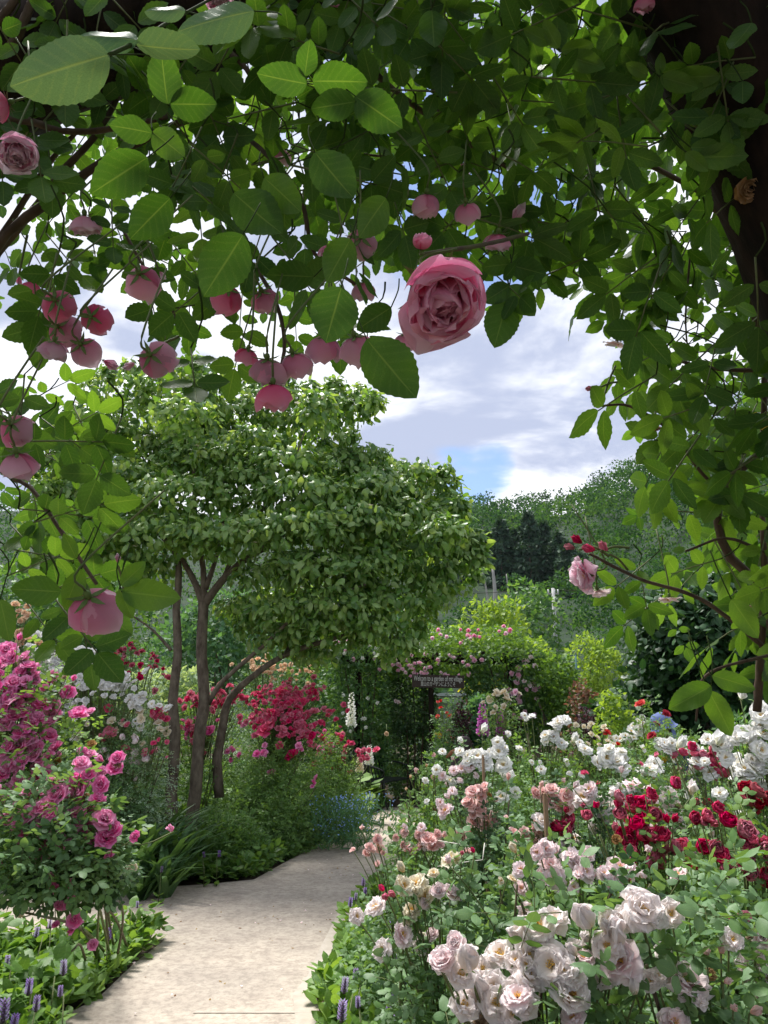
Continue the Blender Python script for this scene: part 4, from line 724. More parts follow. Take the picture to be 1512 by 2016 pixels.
bush('rose bush with small white blooms and one dark red bloom beside the stooping person', 1290, 7, 1452, 60, M_BED2, 1300, z3([(765, 980, 40), (900, 990, 50), (860, 940, 50), (950, 990, 50), (700, 880, 50), (1060, 970, 50)], 6.8, 'single', 'white') + z3([(830, 920, 60)], 6.8, 'rosette', 'dred') + z3([(898, 1075, 40)], 6.8, 'bud', 'yell') + z3([(975, 1095, 40)], 6.8, 'bud', 'coral'), .085, 1, grp=RB)
bush('tall slender rose bush with two bright red blooms in front of the evergreen', 1285, 7.6, 1378, 45, M_BED2, 700, [(1262, 1388, .1, 'rosette', 'red'), (1314, 1408, .075, 'rosette', 'dred')], .09, 1, base=.6, grp=RB)
bush('tall rose bush with a bunch of creamy white rounded blooms beside the purple foxgloves', 985, 9, 1357, 55, M_BED2, 1000, z2([(1400, 690, 50), (1450, 640, 50), (1480, 640, 50), (1440, 660, 40), (1500, 690, 50), (1500, 650, 40)], 8.8, 'rosette', 'cream') + [(1013, 1361, .07, 'rosette', 'soft')], .09, 2, base=.3, grp=RB)
bush('leggy light green rose bush with few buds between the path end and the white roses', 850, 6.5, 1490, 65, M_BED2, 900, z2([(960, 1110, 35), (1190, 1240, 45), (1060, 1010, 25)], 6.3, 'rosette', 'coral') + z2([(930, 1150, 20), (1000, 1190, 20), (1020, 1080, 20), (900, 1230, 20)], 6.3, 'bud', 'peach'), .1, 1, grp=RB)
bush('dark green rose bush with scarlet blooms right of the pergola posts', 880, 12.3, 1370, 45, M_PERG, 1500, [(869, 1387, .12, 'rosette', 'red'), (885, 1407, .11, 'rosette', 'red'), (903, 1399, .07, 'rosette', 'soft'), (883, 1440, .08, 'rosette', 'dred'), (860, 1410, .07, 'rosette', 'red'), (892, 1452, .08, 'rosette', 'dred'), (865, 1452, .08, 'rosette', 'yell'), (858, 1446, .06, 'rosette', 'yell'), (878, 1462, .07, 'rosette', 'peach'), (893, 1457, .06, 'rosette', 'coral')], .09, 2, grp=RB)
for i, (px, Y, top, hw, lb) in enumerate([(1110, 5.0, 1530, 170, 'blue green leafy rose bush with hardly any blooms in the middle of the right bed'), (1330, 5.0, 1500, 120, 'blue green leafy rose bush without blooms below the crimson and white roses'), (1240, 2.35, 1735, 200, 'dark leafy rose bush without blooms between the crimson and front white roses'), (1000, 3.6, 1640, 110, 'leafy rose bush without blooms under the upright coral pink one'), (1480, 6.5, 1440, 130, 'leafy rose bush behind the tall white roses at the right edge'), (1430, 2.2, 1700, 180, 'leafy rose bush with reddish young shoots below the wine red blooms')]):
    bush(lb, px, Y, top, hw, M_BED if i != 2 else M_BED3, 1500, [], .09, 1, 40 if i in (2, 5) else 0, near=Y < 4, grp=RB)
# left beds
Z = lambda Y: Y
bush('tall bush of magenta pink roses filling the left edge', 30, 3.7, 1272, 180, M_BED2, 1500,
     z1([(50, 410, 80), (20, 430, 70), (90, 460, 80), (160, 460, 100), (190, 500, 90), (30, 480, 60), (200, 530, 80), (130, 510, 70), (20, 540, 70), (180, 610, 80), (30, 630, 80), (50, 690, 90), (20, 660, 80), (140, 690, 70), (260, 740, 110), (320, 770, 80), (240, 810, 70), (80, 790, 90), (20, 800, 90), (170, 850, 100), (100, 840, 70), (240, 850, 60), (60, 850, 60), (30, 960, 90), (110, 970, 100), (60, 990, 90), (130, 1040, 90), (220, 1050, 90), (310, 1040, 80), (170, 920, 60), (495, 1010, 60), (20, 1110, 80), (30, 1150, 70), (110, 1080, 60)], 3.4, 'rosette', 'mag') + cl(60, 1400, 26, 45, 60, .07, 'rosette', 'mag') + cl(130, 1520, 12, 60, 30, .07, 'rosette', 'mag'), .09, 1, 60, near=True, grp=LB, base=.95)
bush('arching magenta pink rose bush with big blooms, lower of the two at the left', 120, 3.1, 1530, 125, M_BED, 750,
     z1([(470, 1080, 100), (550, 1145, 70), (470, 1200, 140), (440, 1240, 90), (590, 1210, 90), (575, 1300, 80), (615, 1400, 130), (530, 1390, 90), (440, 1375, 100), (350, 1400, 100), (230, 1240, 70), (170, 1240, 70), (310, 1180, 50), (370, 1200, 50), (130, 1245, 50), (480, 1290, 60)], 2.9, 'rosette', 'mag')
     + zz(0, 1550, 3.024, [(210, 360, 120), (310, 545, 60), (425, 575, 60), (430, 700, 80), (345, 725, 60), (465, 800, 90), (435, 840, 60), (20, 450, 50)], 2.8, 'rosette', 'mag') + cl(110, 1590, 12, 60, 40, .07, 'rosette', 'mag') + cl(190, 1630, 4, 25, 30, .065, 'rosette', 'mag'), .095, 1, 60, near=True, grp=LB, base=.95)
bush('small dark leaved rose bush with ivory buds over the left path corner', 150, 3.3, 1655, 95, M_BED3, 1500,
     zz(0, 1550, 3.024, [(600, 320, 90), (580, 290, 70), (610, 350, 70), (490, 270, 45), (690, 490, 55), (725, 505, 55), (395, 405, 50), (365, 400, 35), (200, 610, 70), (260, 600, 45), (245, 550, 45), (165, 560, 35), (265, 190, 60), (340, 150, 60), (240, 150, 60), (145, 680, 50), (645, 690, 45)], 3.1, 'globe', 'cream'), .075, 1, 40, near=True, grp=LB, base=.88)
bush('white rose bush full of blooms behind the magenta roses', 115, 7.9, 1288, 70, M_BED, 1500, cl(100, 1310, 40, 30, 18, .08, 'rosette', 'white') + cl(125, 1296, 8, 8, 5, .09, 'rosette', 'white'), .09, 1, grp=LB)
bush('creamy white rose bush left of the dogwood trunks', 205, 8.0, 1312, 80, M_BED, 2000, cl(205, 1338, 44, 38, 16, .08, 'rosette', 'white') + cl(160, 1288, 10, 10, 4, .08, 'rosette', 'white') + cl(270, 1377, 8, 8, 6, .085, 'loose', 'white') + cl(140, 1390, 6, 8, 8, .08, 'loose', 'white') + cl(150, 1430, 8, 15, 15, .06, 'rosette', 'cream'), .09, 1, grp=LB)
bush('small mixed rose bush with dusty pink and white blooms near the leftmost dogwood trunk', 265, 7.9, 1435, 65, M_BED, 1500, z1([(640, 890, 60), (680, 890, 50), (740, 990, 50), (880, 1005, 50), (600, 900, 40), (915, 945, 40), (990, 940, 30), (940, 940, 30)], 6.8, 'rosette', 'rose') + z1([(700, 1025, 50), (780, 1020, 50), (750, 1065, 50), (800, 1055, 40), (860, 1045, 40), (690, 1110, 40), (660, 1040, 40), (810, 940, 50), (800, 910, 40), (590, 1010, 40), (620, 990, 40)], 6.8, 'globe', 'pinkw'), .08, 1, grp=LB)
bush('pale rose bush with cream and apricot blooms beside silvery leaves', 290, 8, 1385, 75, M_SILV, 1700, z1([(830, 760, 50), (840, 800, 50), (670, 820, 50), (750, 830, 50), (940, 830, 50), (960, 860, 50), (700, 860, 40), (980, 870, 50)], 7.8, 'rosette', 'cream') + z1([(940, 770, 90), (910, 760, 60), (970, 790, 60), (720, 820, 40), (640, 740, 50), (600, 930, 30)], 7.8, 'rosette', 'rose'), .06, 1, grp=LB)
bush('climbing rose arch with small crimson blooms behind the white roses', 265, 9.5, 1262, 80, M_BED, 2600, z1([(760, 420, 70), (800, 390, 60), (720, 390, 40), (850, 400, 40), (710, 460, 50), (900, 440, 50), (940, 430, 50), (930, 470, 50), (660, 490, 50), (590, 500, 50), (550, 500, 50), (755, 490, 50), (860, 525, 40), (885, 505, 40), (970, 520, 50), (840, 490, 40), (770, 360, 40), (630, 490, 40), (685, 525, 40), (765, 530, 30), (490, 390, 30), (440, 410, 40)], 9.3, 'rosette', 'crim'), .085, 2, grp=LB, name='climbing_rose', cat='climbing rose')
bush('peach coloured climbing rose high at the far left', 30, 8, 1190, 48, M_BED, 900, z1([(50, 120, 60), (90, 130, 50), (100, 170, 60), (130, 200, 60), (165, 190, 50), (150, 230, 50), (120, 280, 80), (90, 290, 60), (120, 340, 80), (150, 330, 50), (180, 130, 40), (230, 350, 50), (300, 390, 40), (20, 110, 40), (70, 240, 30), (110, 310, 50)], 7.8, 'rosette', 'peach'), .09, 1, grp=LB, name='climbing_rose', cat='climbing rose')
bush('big rounded bush massed with bright rose red blooms right of the dogwood trunks', 560, 10.0, 1335, 125, M_BED2, 4200,
     z2([(60, 640, 100), (40, 670, 80), (200, 600, 90), (200, 640, 110), (310, 620, 110), (330, 650, 100), (360, 660, 60), (170, 680, 100), (180, 720, 120), (240, 700, 110), (290, 750, 110), (220, 770, 120), (160, 740, 90), (90, 790, 90), (80, 830, 80), (270, 800, 90), (250, 870, 120), (320, 860, 110), (350, 870, 60), (170, 885, 70), (20, 740, 90), (20, 800, 80), (440, 750, 80), (420, 745, 50), (400, 830, 40), (10, 900, 50), (30, 700, 60), (290, 900, 60), (420, 610, 30), (190, 800, 60), (130, 820, 60)], 9, 'rosette', 'rose') + cl(560, 1385, 40, 42, 24, .075, 'rosette', 'rose') + cl(570, 1425, 16, 40, 12, .07, 'rosette', 'rose'), .085, 2, grp=LB)
bush('rose red rose bush between the dogwood trunks', 400, 9.8, 1355, 85, M_BED2, 1700, cl(385, 1375, 20, 22, 10, .09, 'rosette', 'rose') + cl(455, 1372, 24, 25, 14, .09, 'rosette', 'rose') + cl(380, 1430, 8, 14, 14, .08, 'rosette', 'rose') + z1([(940, 770, 70), (1140, 830, 70), (1240, 870, 70), (1390, 1040, 50), (1100, 880, 70), (1460, 840, 40), (1370, 980, 50), (1350, 1000, 40)], 9.6, 'rosette', 'mag'), .085, 2, grp=LB)
bush('rose bush with deep rose blooms reaching towards the bench', 655, 10.4, 1435, 58, M_BED2, 1900,
     z2([(515, 905, 80), (540, 960, 60), (580, 960, 60), (650, 990, 70), (655, 1035, 70), (620, 1000, 50), (540, 1000, 40), (440, 960, 60), (410, 920, 60), (540, 1040, 40), (505, 1100, 45), (415, 1055, 45), (585, 1110, 30), (350, 960, 50), (380, 985, 40), (460, 1000, 50), (440, 1000, 40)], 8.4, 'rosette', 'rose') + cl(640, 1465, 10, 12, 12, .06, 'rosette', 'mag'), .085, 2, grp=LB)
bush('rose bush with lilac pink small blooms low in front of the big rose red bush', 540, 9.4, 1455, 75, M_BED2, 2200, z2([(270, 960, 50), (280, 980, 40), (60, 960, 40), (20, 1010, 50), (50, 1000, 50), (80, 1010, 40), (90, 1120, 40), (125, 1120, 40), (370, 1150, 40), (350, 1180, 40), (340, 1200, 30)], 8.1, 'rosette', 'mag'), .085, 2, grp=LB)
bush('peach climbing rose seen between the dogwood branches', 520, 13, 1290, 85, M_BED, 2200, cl(505, 1310, 16, 14, 10, .1, 'rosette', 'peach') + cl(560, 1322, 20, 28, 8, .1, 'rosette', 'peach'), .1, 2, grp=LB, name='climbing_rose', cat='climbing rose')
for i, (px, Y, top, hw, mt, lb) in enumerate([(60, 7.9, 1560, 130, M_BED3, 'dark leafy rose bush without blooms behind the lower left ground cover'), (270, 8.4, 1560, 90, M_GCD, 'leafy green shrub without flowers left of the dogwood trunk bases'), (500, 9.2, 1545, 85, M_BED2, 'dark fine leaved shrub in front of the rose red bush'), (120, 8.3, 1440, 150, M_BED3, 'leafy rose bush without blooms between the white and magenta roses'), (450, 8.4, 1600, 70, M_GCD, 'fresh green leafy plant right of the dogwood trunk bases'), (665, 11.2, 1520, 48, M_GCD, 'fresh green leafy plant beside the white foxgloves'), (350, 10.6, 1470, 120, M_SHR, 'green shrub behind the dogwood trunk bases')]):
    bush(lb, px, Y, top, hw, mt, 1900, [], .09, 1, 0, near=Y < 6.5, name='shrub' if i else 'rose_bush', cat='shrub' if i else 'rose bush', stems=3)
# ---------------------------------------------------------------- ground cover
def inpoly(x, y, poly):
    c = np.zeros(len(x), bool); n = len(poly); j = n - 1
    for i in range(n):
        xi, yi = poly[i]; xj, yj = poly[j]; c ^= ((yi > y) != (yj > y)) & (x < (xj - xi) * (y - yi) / (yj - yi + 1e-12) + xi); j = i
    return c
pathpoly = [(float(a), float(b)) for a, b in pp]
def cover_patch(name, label, poly, dens, mat, h, leaf, tpl=LF_MID, up=.8, over=.05, cat='ground cover'):
    poly = [tuple(p) for p in poly]; xs_, ys_ = zip(*poly); x0, x1, y0, y1 = min(xs_) - over, max(xs_) + over, min(ys_) - over, max(ys_) + over; n = int(dens * (x1 - x0) * (y1 - y0))
    x, y = rng.uniform(x0, x1, n), rng.uniform(y0, y1, n); ok = inpoly(x, y, poly); x, y = x[ok], y[ok]; hh = h * (.65 + .35 * np.sin(x * 5 + 1) * np.sin(y * 4) + rng.normal(0, .1, len(x)))
    cl_ = np.stack([np.floor(x / .09), np.floor(y / .09)], -1); ph = (np.sin(cl_[:, 0] * 12.9898 + cl_[:, 1] * 78.233) * 43758.5) % 1
    z = np.clip(hh, .04, 1) * rng.uniform(.1, 1, len(x)) ** .6 * (.55 + .7 * ph); q = np.stack([x, y, z + .01], -1); q += rndunit(len(q)) * over * .4; q[:, 2] = np.maximum(q[:, 2], .03); k = len(q)
    inp = inpoly(q[:, 0], q[:, 1], pathpoly); q[inp, 2] = np.clip(q[inp, 2], .045, .12)
    cx_, cy_ = (cl_[:, 0] + .5) * .09, (cl_[:, 1] + .5) * .09; D_ = np.stack([x - cx_, y - cy_, np.full(k, .0)], -1) * 14 + rndunit(k) * .5; D_[:, 2] = rng.uniform(-.2, .75, k); N_ = [0, 0, up] + rndunit(k) * .4
    g = Geo(); scatter_into(g, tpl, q, frames(D_, N_), leaf * rng.uniform(.6, 1.3, k), np.clip(ph * .6 + rng.uniform(0, .4, k), 0, .99))
    print(name, k); return tag(obj(name, g.mesh(name, [mat])), label, cat, kind='stuff')
gp = lambda L: [tuple(G(x, y)[:2]) for x, y in L]
pA = gp([(105, 2030), (190, 1975), (262, 1905), (322, 1858), (290, 1852)]) + [(-3.2, 5.1), (-3.2, 2.2), (-.95, 2.2), (-1.0, 3.0)]
pB = gp([(100, 1728), (205, 1740), (290, 1753), (400, 1746), (500, 1736), (560, 1702), (610, 1676), (640, 1657), (690, 1630), (716, 1612), (758, 1592), (735, 1575), (690, 1590), (600, 1625), (450, 1670), (250, 1700)])
pC = gp([(632, 2030), (622, 1966), (648, 1930), (672, 1865), (700, 1800), (735, 1765), (780, 1745), (860, 1790)]) + [(.75, 3.6), (.5, 2.5), (-.12, 2.5)]
pD = gp([(100, 1700), (450, 1672), (600, 1627), (690, 1592), (740, 1578), (700, 1520), (560, 1530)]) + [(-5, 12), (-5, 8)]
cover_patch('ground_cover', 'bright green broad leaved ground cover along the left edge of the near path', pA, 2100, M_GC, .24, .085)
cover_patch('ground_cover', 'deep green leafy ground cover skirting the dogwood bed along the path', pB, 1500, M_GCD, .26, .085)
cover_patch('ground_cover', 'bright green self-heal ground cover between the near path and right hand roses', pC, 2600, M_GC, .2, .08)
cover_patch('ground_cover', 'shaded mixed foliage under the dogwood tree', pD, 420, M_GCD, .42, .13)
cover_patch('ground_cover', 'fine undergrowth among the right hand roses', gp([(800, 1740), (740, 1765), (790, 1700), (800, 1680), (850, 1612), (845, 1592)]) + [(1.2, 14), (9, 14), (5, 5), (2.0, 1.2), (.5, 1.2), (.55, 3.6)], 260, M_BED2, .5, .12)
cover_patch('ground_cover', 'light green undergrowth filling the far left rose beds', [(-3.0, 7.6), (-9, 7.6), (-12, 14), (-2.5, 14), (-1.6, 10)], 170, M_BED2, .55, .14)
cover_patch('ground_cover', 'fresh lime green plants round the stump and bench', gp([(640, 1650), (690, 1622), (716, 1606), (758, 1589), (735, 1572), (660, 1570), (600, 1600)]), 1500, M_LIME, .3, .10)
cover_patch('ground_cover', 'low green planting behind and right of the pergola', [(-2.5, 14.2), (-.4, 14.2), (-.4, 15.8), (1.1, 15.8), (1.1, 13), (8, 12), (12, 20), (-6, 20)], 60, M_SHR, .5, .25, LF_LO)
# strap-leaved clumps under the dogwood
STR = Geo(); k = 46; a = rng.uniform(0, 6.28, k); D_ = np.stack([np.cos(a) * .5, np.sin(a) * .5, np.full(k, 1.) * rng.uniform(.5, 1.2, k)], -1)
scatter_into(STR, LF_BLADE, rndunit(k) * [.05, .05, 0], frames(D_, [0, 0, .2] + np.stack([-np.cos(a), -np.sin(a), 0 * a], -1)), rng.uniform(.3, .62, k), rng.uniform(0, 1, k)); STRM = STR.mesh('strap leaf clump', [M_GRAS])
def P0(px, Y, z=0): d = ray(px, 1400); return np.array([d[0] * Y / d[1], Y, z])
for i, (px, Y, s) in enumerate(sorted([(250, 7.6, 1), (280, 7.3, 1.1), (310, 7.7, 1.2), (335, 7.4, 1.1), (300, 7.0, .9), (355, 7.8, 1.1), (270, 8.1, 1.2), (230, 7.9, 1), (320, 8.2, 1.3), (345, 7.1, .8), (385, 8.0, 1), (290, 7.8, 1.3)])):
    t = thing('strap_leaf_plant', 'arching grassy clump at the foot of the dogwood trunks, ' + ('leftmost' if i == 0 else 'leftmost,second,third,fourth,fifth,sixth,seventh,eighth,ninth,tenth,eleventh,twelfth'.split(',')[i] + ' from left'), 'plant', P0(px, Y), 'grassy clumps at the foot of the dogwood'); o = obj('leaves', STRM, t, (0, 0, 0), (0, 0, i * 1.3), s * 1.15); o['kind'] = 'stuff'
# self-heal spikes
g = Geo(); r_ = np.random.default_rng(3)
for k in range(9):
    for j in range(7):
        a = j * .9 + k * .5; z = .01 + k * .0085; rad = .013 * (1 - .04 * k); V = np.array([(0, 0, 0), (.011, .004, .003), (.016, 0, .009), (.011, -.004, .003)]) @ rotz(a).T + [rad * math.cos(a) * .6, rad * math.sin(a) * .6, z]
        g.add(V, np.array([(0, 1, 2), (0, 2, 3)]), np.array([[0, .2, r_.uniform()]] * 4) + [[0, 0, 0], [0, .5, 0], [0, .7, 0], [0, .5, 0]], 0)
tube(g, [(0, 0, 0), (0, 0, .08)], .010, .005, 6, 1)
M_HEAD = g.mesh('flower head', [PET['viol'], solid('purple calyx', (.08, .05, .08), (.13, .09, .12), 40, .8, .1)])
g = Geo(); tube(g, [(0, 0, 0), (.01, 0, .5), (0, 0, 1)], .004, .003, 5); M_STK = g.mesh('stalk', [M_STEM])
g = Geo(); scatter_into(g, LF_MID, np.array([(0, 0, .1), (0, 0, .15), (0, 0, .3), (0, 0, .32)]), frames(np.array([(1, 0, .6), (-1, 0, .6), (0, 1, .7), (0, -1, .7)]), np.array([[0, 0, 1.]] * 4)), np.array([.3, .3, .24, .24]), np.array([.2, .4, .6, .8])); M_SPL = g.mesh('spike leaves', [M_GC])
spk_r = [(685, 1940, 1), (705, 1915, .8), (790, 1895, 1.1), (795, 1940, 1), (676, 1995, 1.2), (757, 1980, .8), (782, 1955, .9), (855, 1950, 1), (865, 1915, .9), (683, 1775, .9), (715, 1735, .9), (697, 1762, .7), (720, 1750, .7), (775, 1815, .9), (740, 1850, .6), (815, 2000, .9), (710, 1965, .7), (768, 2002, .7), (840, 1880, .7)]
spk_l = [(218, 1835, 1), (115, 1905, 1), (60, 1940, 1), (68, 1975, .9), (12, 1995, 1.3), (40, 2008, 1), (265, 1774, .6), (100, 1815, .8), (78, 1832, .8), (20, 1890, .8), (130, 1945, .7)]
spk_b = [(220, 1682, .9), (240, 1637, .8), (265, 1685, .8), (288, 1662, .8), (345, 1676, .7), (430, 1679, .8), (405, 1680, .7), (315, 1708, .7), (560, 1605, .6), (525, 1628, .6), (118, 1640, .9), (160, 1640, .8), (685, 1594, .6)]
for lst, lb, gpn, hz in ((spk_r, 'purple self-heal flower spike in the bright ground cover right of the path', 'self-heal spikes right of the path', .27), (spk_l, 'purple self-heal flower spike in the ground cover at the lower left', 'self-heal spikes at the lower left', .29), (spk_b, 'pale purple flower spike in the shaded bed round the dogwood', 'flower spikes round the dogwood', .3)):
    lst = sorted(lst); ORD = 'leftmost,second,third,fourth,fifth,sixth,seventh,eighth,ninth,tenth,eleventh,twelfth,thirteenth,fourteenth,fifteenth,sixteenth,seventeenth,eighteenth,nineteenth'.split(',')
    for oi_, (px, py, s) in enumerate(lst):
        q = G(px, py, hz); h_ = hz - .03; t = thing('self_heal', lb + (', leftmost of them' if oi_ == 0 else ', ' + ORD[oi_] + ' from left'), 'flower', (q[0], q[1], 0), gpn); tl = (rng.uniform(-.1, .1), rng.uniform(-.1, .1), rng.uniform(0, 6))
        obj('stem', M_STK, t, (0, 0, 0), tl, (1, 1, h_)); o = obj('leaves', M_SPL, t, (0, 0, 0), tl, h_); o = obj('flower_head', M_HEAD, t, tuple((Matrix.Rotation(tl[1], 3, 'Y') @ Matrix.Rotation(tl[0], 3, 'X') @ Vector((0, 0, h_ - .01)))), tl, .85 * s)
# foxgloves
def foxglove(label, px, top, bot, Y, pal, s=1.0):
    tp, bt = P(px, top, Y), P(px, bot, Y); t = thing('foxglove', label, 'foxglove', (tp[0], Y, 0)); g = Geo(); tube(g, [(tp[0], Y, 0), (tp[0] + .02, Y, tp[2] * .5), tp], .010, .004, 6); local_mesh(t, 'stem', g, [M_STEM])
    if ('bell', pal) not in BM:
        g = Geo(); pr = [(0, .006), (.012, .014), (.03, .017), (.045, .024), (.05, .028)]; th = np.linspace(0, 6.283, 8, endpoint=False)
        V = np.array([(rr * math.cos(a_), rr * math.sin(a_), z) for z, rr in pr for a_ in th]); L = np.array([(0, z / .05, .5) for z, rr in pr for a_ in th]); g.add(V, np.array([(j * 8 + i, j * 8 + (i + 1) % 8, (j + 1) * 8 + (i + 1) % 8, (j + 1) * 8 + i) for j in range(4) for i in range(8)]), L, 0); BM[('bell', pal)] = g.mesh('bell ' + pal, [PET[pal]])
    n = 38
    for k in range(n):
        f = k / n; z = bt[2] + (tp[2] - bt[2]) * f; a_ = k * 2.4; sc = s * (1.05 - .8 * f); place('bell_flower', BM[('bell', pal)], t, (tp[0] + .02 * math.cos(a_), Y + .02 * math.sin(a_) - .005, z), zframe([math.cos(a_), math.sin(a_) - .3, -.75 + .6 * f]), sc)
    k = 9; a = rng.uniform(0, 6.28, k); g = Geo(); scatter_into(g, LF_MID, np.array([(tp[0], Y, .05 + .07 * i) for i in range(k)]), frames(np.stack([np.cos(a), np.sin(a), a * 0 + .5], -1), np.array([[0, 0, 1.]] * k)), np.full(k, .24), rng.uniform(0, 1, k)); local_mesh(t, 'leaves', g, [M_GC], 'stuff')
foxglove('tall white foxglove in front of the left pergola column', 692, 1362, 1424, 12, 'white', 1.25)
foxglove('short white foxglove left of the bench back', 727, 1466, 1500, 11.5, 'white', 1.0)
foxglove('second short white foxglove below the one by the bench', 708, 1490, 1515, 11, 'cream', .9)
foxglove('purple foxglove in full bloom above the white roses', 949, 1382, 1440, 9.4, 'purp', 1.25)
foxglove('fading purple foxglove right of the one in full bloom', 984, 1398, 1450, 9.0, 'purp', .9)
foxglove('lilac flower spike among the rose red blooms', 645, 1438, 1478, 10.6, 'purp', .9)
# blue haze of small flowers by the bench
t = thing('forget_me_not', 'cloud of small pale blue flowers by the white foxgloves', 'flower', P0(685, 9.4)); k = 420; q = np.array(t.location) + [0, 0, 0] + np.stack([rng.normal(0, .22, k), rng.normal(0, .15, k), rng.uniform(.2, .62, k)], -1)
g = Geo(); scatter_into(g, LF_LO, q, frames(rndunit(k), [0, -.5, .7] + rndunit(k) * .3), .028 * np.ones(k), rng.uniform(0, 1, k)); local_mesh(t, 'flowers', g, [PET['blue']], 'stuff')
k = 700; q = np.array(t.location) + np.stack([rng.normal(0, .24, k), rng.normal(0, .16, k), rng.uniform(.03, .5, k)], -1); g = Geo(); scatter_into(g, LF_BLADE, q, frames(rndunit(k) + [0, 0, .8], rndunit(k)), .14 * np.ones(k), rng.uniform(0, 1, k)); local_mesh(t, 'foliage', g, [M_SHR2], 'stuff')
# ---------------------------------------------------------------- stakes, strings, ornament, litter
M_WOOD = solid('stake wood', (.2, .12, .07), (.34, .22, .14), 14, .85, .4, stretch=(1, 1, .2))
for px, top, bot, Y, w, lb in [(1073, 1566, 1760, 3.7, .009, 'brown wooden stake among the peachy pink roses'), (951, 1490, 1600, 5.0, .007, 'thin pale stake left of the white single roses'), (1308, 1632, 1720, 3.3, .011, 'thin stake beside the crimson rose cluster')]:
    a_ = P(px, top, Y); t = thing('garden_stake', lb, 'stake', (a_[0], Y, 0)); g = Geo(); box(g, (a_[0], Y, a_[2] / 2), (w * 2, w * 1.6, a_[2]), 0, rotz(.3)); local_mesh(t, 'shaft', g, [M_WOOD]); g = Geo(); tube(g, [(a_[0], Y, a_[2]), (a_[0], Y, a_[2] + .012)], w, w * .6, 6); local_mesh(t, 'tip', g, [M_WOOD])
t = thing('garden_string', 'pale string tied between stakes round the cream roses', 'string', P0(900, 3.4)); M_STR = solid('string', (.5, .48, .42), None, 9, .8, 0)
for pts in ([(863, 1655, 3.6), (922, 1665, 3.4)], [(862, 1706, 3.0), (905, 1699, 3.1), (950, 1693, 3.2)], [(950, 1693, 3.2), (954, 1660, 3.3)]):
    g = Geo(); tube(g, [P(*q) for q in pts], .002, .002, 4); local_mesh(t, 'strand', g, [M_STR])
q = P(908, 1482, 9); t = thing('garden_ornament', 'dark brown wooden garden ornament with a rounded upright back behind the pale roses', 'ornament', (q[0], 9, 0)); M_OR = solid('dark oiled wood', (.03, .02, .022), (.06, .04, .04), 12, .7, .2)
g = Geo(); tube(g, [P(911, 1490, 9), P(912, 1482, 9), P(914, 1470, 9), P(915, 1458, 9), P(915, 1452, 9), P(915, 1449, 9)], [.06, .065, .075, .07, .055, .02], seg=14); local_mesh(t, 'back', g, [M_OR])
g = Geo(); tube(g, [(q[0], 9, 0), (q[0], 9, .4), P(903, 1490, 9), P(907, 1484, 9)], [.05, .06, .1, .06], seg=12); local_mesh(t, 'body', g, [M_OR]); g = Geo(); tube(g, [P(878, 1492, 9), P(890, 1482, 9), P(903, 1476, 9)], [.01, .03, .02], seg=8); local_mesh(t, 'rusty_arm', g, [solid('rust', (.2, .07, .03), (.3, .12, .05), 9, .8, .3)])
q = P(761, 1445, 12.6); t = thing('orange_flower', 'single orange bloom hanging beside the pergola middle post', 'flower', q); g = Geo(); obj('blossom', bmesh_for('rosette', 'peach', 1), t, (0, 0, 0), (R(90), 0, 0), .09); g = Geo(); tube(g, [(0, 0, 0), (0, .1, .15)], .004, .004, 4); obj('stem', g.mesh('stem', [M_STEM]), t)
# timber edging board right of the path
q = G(672, 1948); t = thing('edging_board', 'short weathered timber edging board at the right path corner', 'edging', (q[0], q[1], 0)); M_EDG = solid('weathered board', (.22, .15, .10), (.36, .27, .19), 6, .9, .5, 8, (.25, 3, 3))
g = Geo(); a_, b_ = G(644, 1945), G(704, 1945); box(g, ((a_[0] + b_[0]) / 2, a_[1] + .02, .035), (b_[0] - a_[0], .035, .10)); local_mesh(t, 'board', g, [M_EDG])
g = Geo(); a_, b_ = G(644, 1950), G(630, 2010); m_ = (a_ + b_) / 2; box(g, (m_[0] + .02, m_[1], .03), (.03, abs(a_[1] - b_[1]), .09), 0, rotz(math.atan2(b_[0] - a_[0], -(b_[1] - a_[1])))); local_mesh(t, 'side_board', g, [M_EDG])
# litter on the path
LM = leaflet(4, 2, ser=0, droop=.5, fold=.5); g = Geo(); g.add(*LM, 0); DRY = g.mesh('dry leaf', [M_DRY]); g = Geo(); V, T, L = petal(.03, .016, .6, 1.8, .03, .1, np.random.default_rng(1), 3, 3); g.add(V, T, L, 0); FP = g.mesh('fallen petal', [PET['pinkw']])
for i in range(90):
    px, py = random.choice([(rng.uniform(300, 660), rng.uniform(1770, 1850)), (rng.uniform(250, 620), rng.uniform(1850, 2010)), (rng.uniform(600, 700), rng.uniform(1670, 1730))])
    q = G(px, py, .026)
    if not inpoly(np.array([q[0]]), np.array([q[1]]), pathpoly)[0]: continue
    leafy_ = i % 3 != 0; o = obj('fallen_leaf' if leafy_ else 'fallen_petal', DRY if leafy_ else FP, None, tuple(q), (rng.uniform(-.3, .3), rng.uniform(-.3, .3), rng.uniform(0, 6)), rng.uniform(.012, .028) if leafy_ else rng.uniform(.4, .7))
    tag(o, 'small dry brown leaf scrap lying on the concrete path' if leafy_ else 'tiny pale fallen petal lying on the concrete path', 'leaf' if leafy_ else 'petal', 'leaf scraps on the path' if leafy_ else 'fallen petals on the path')
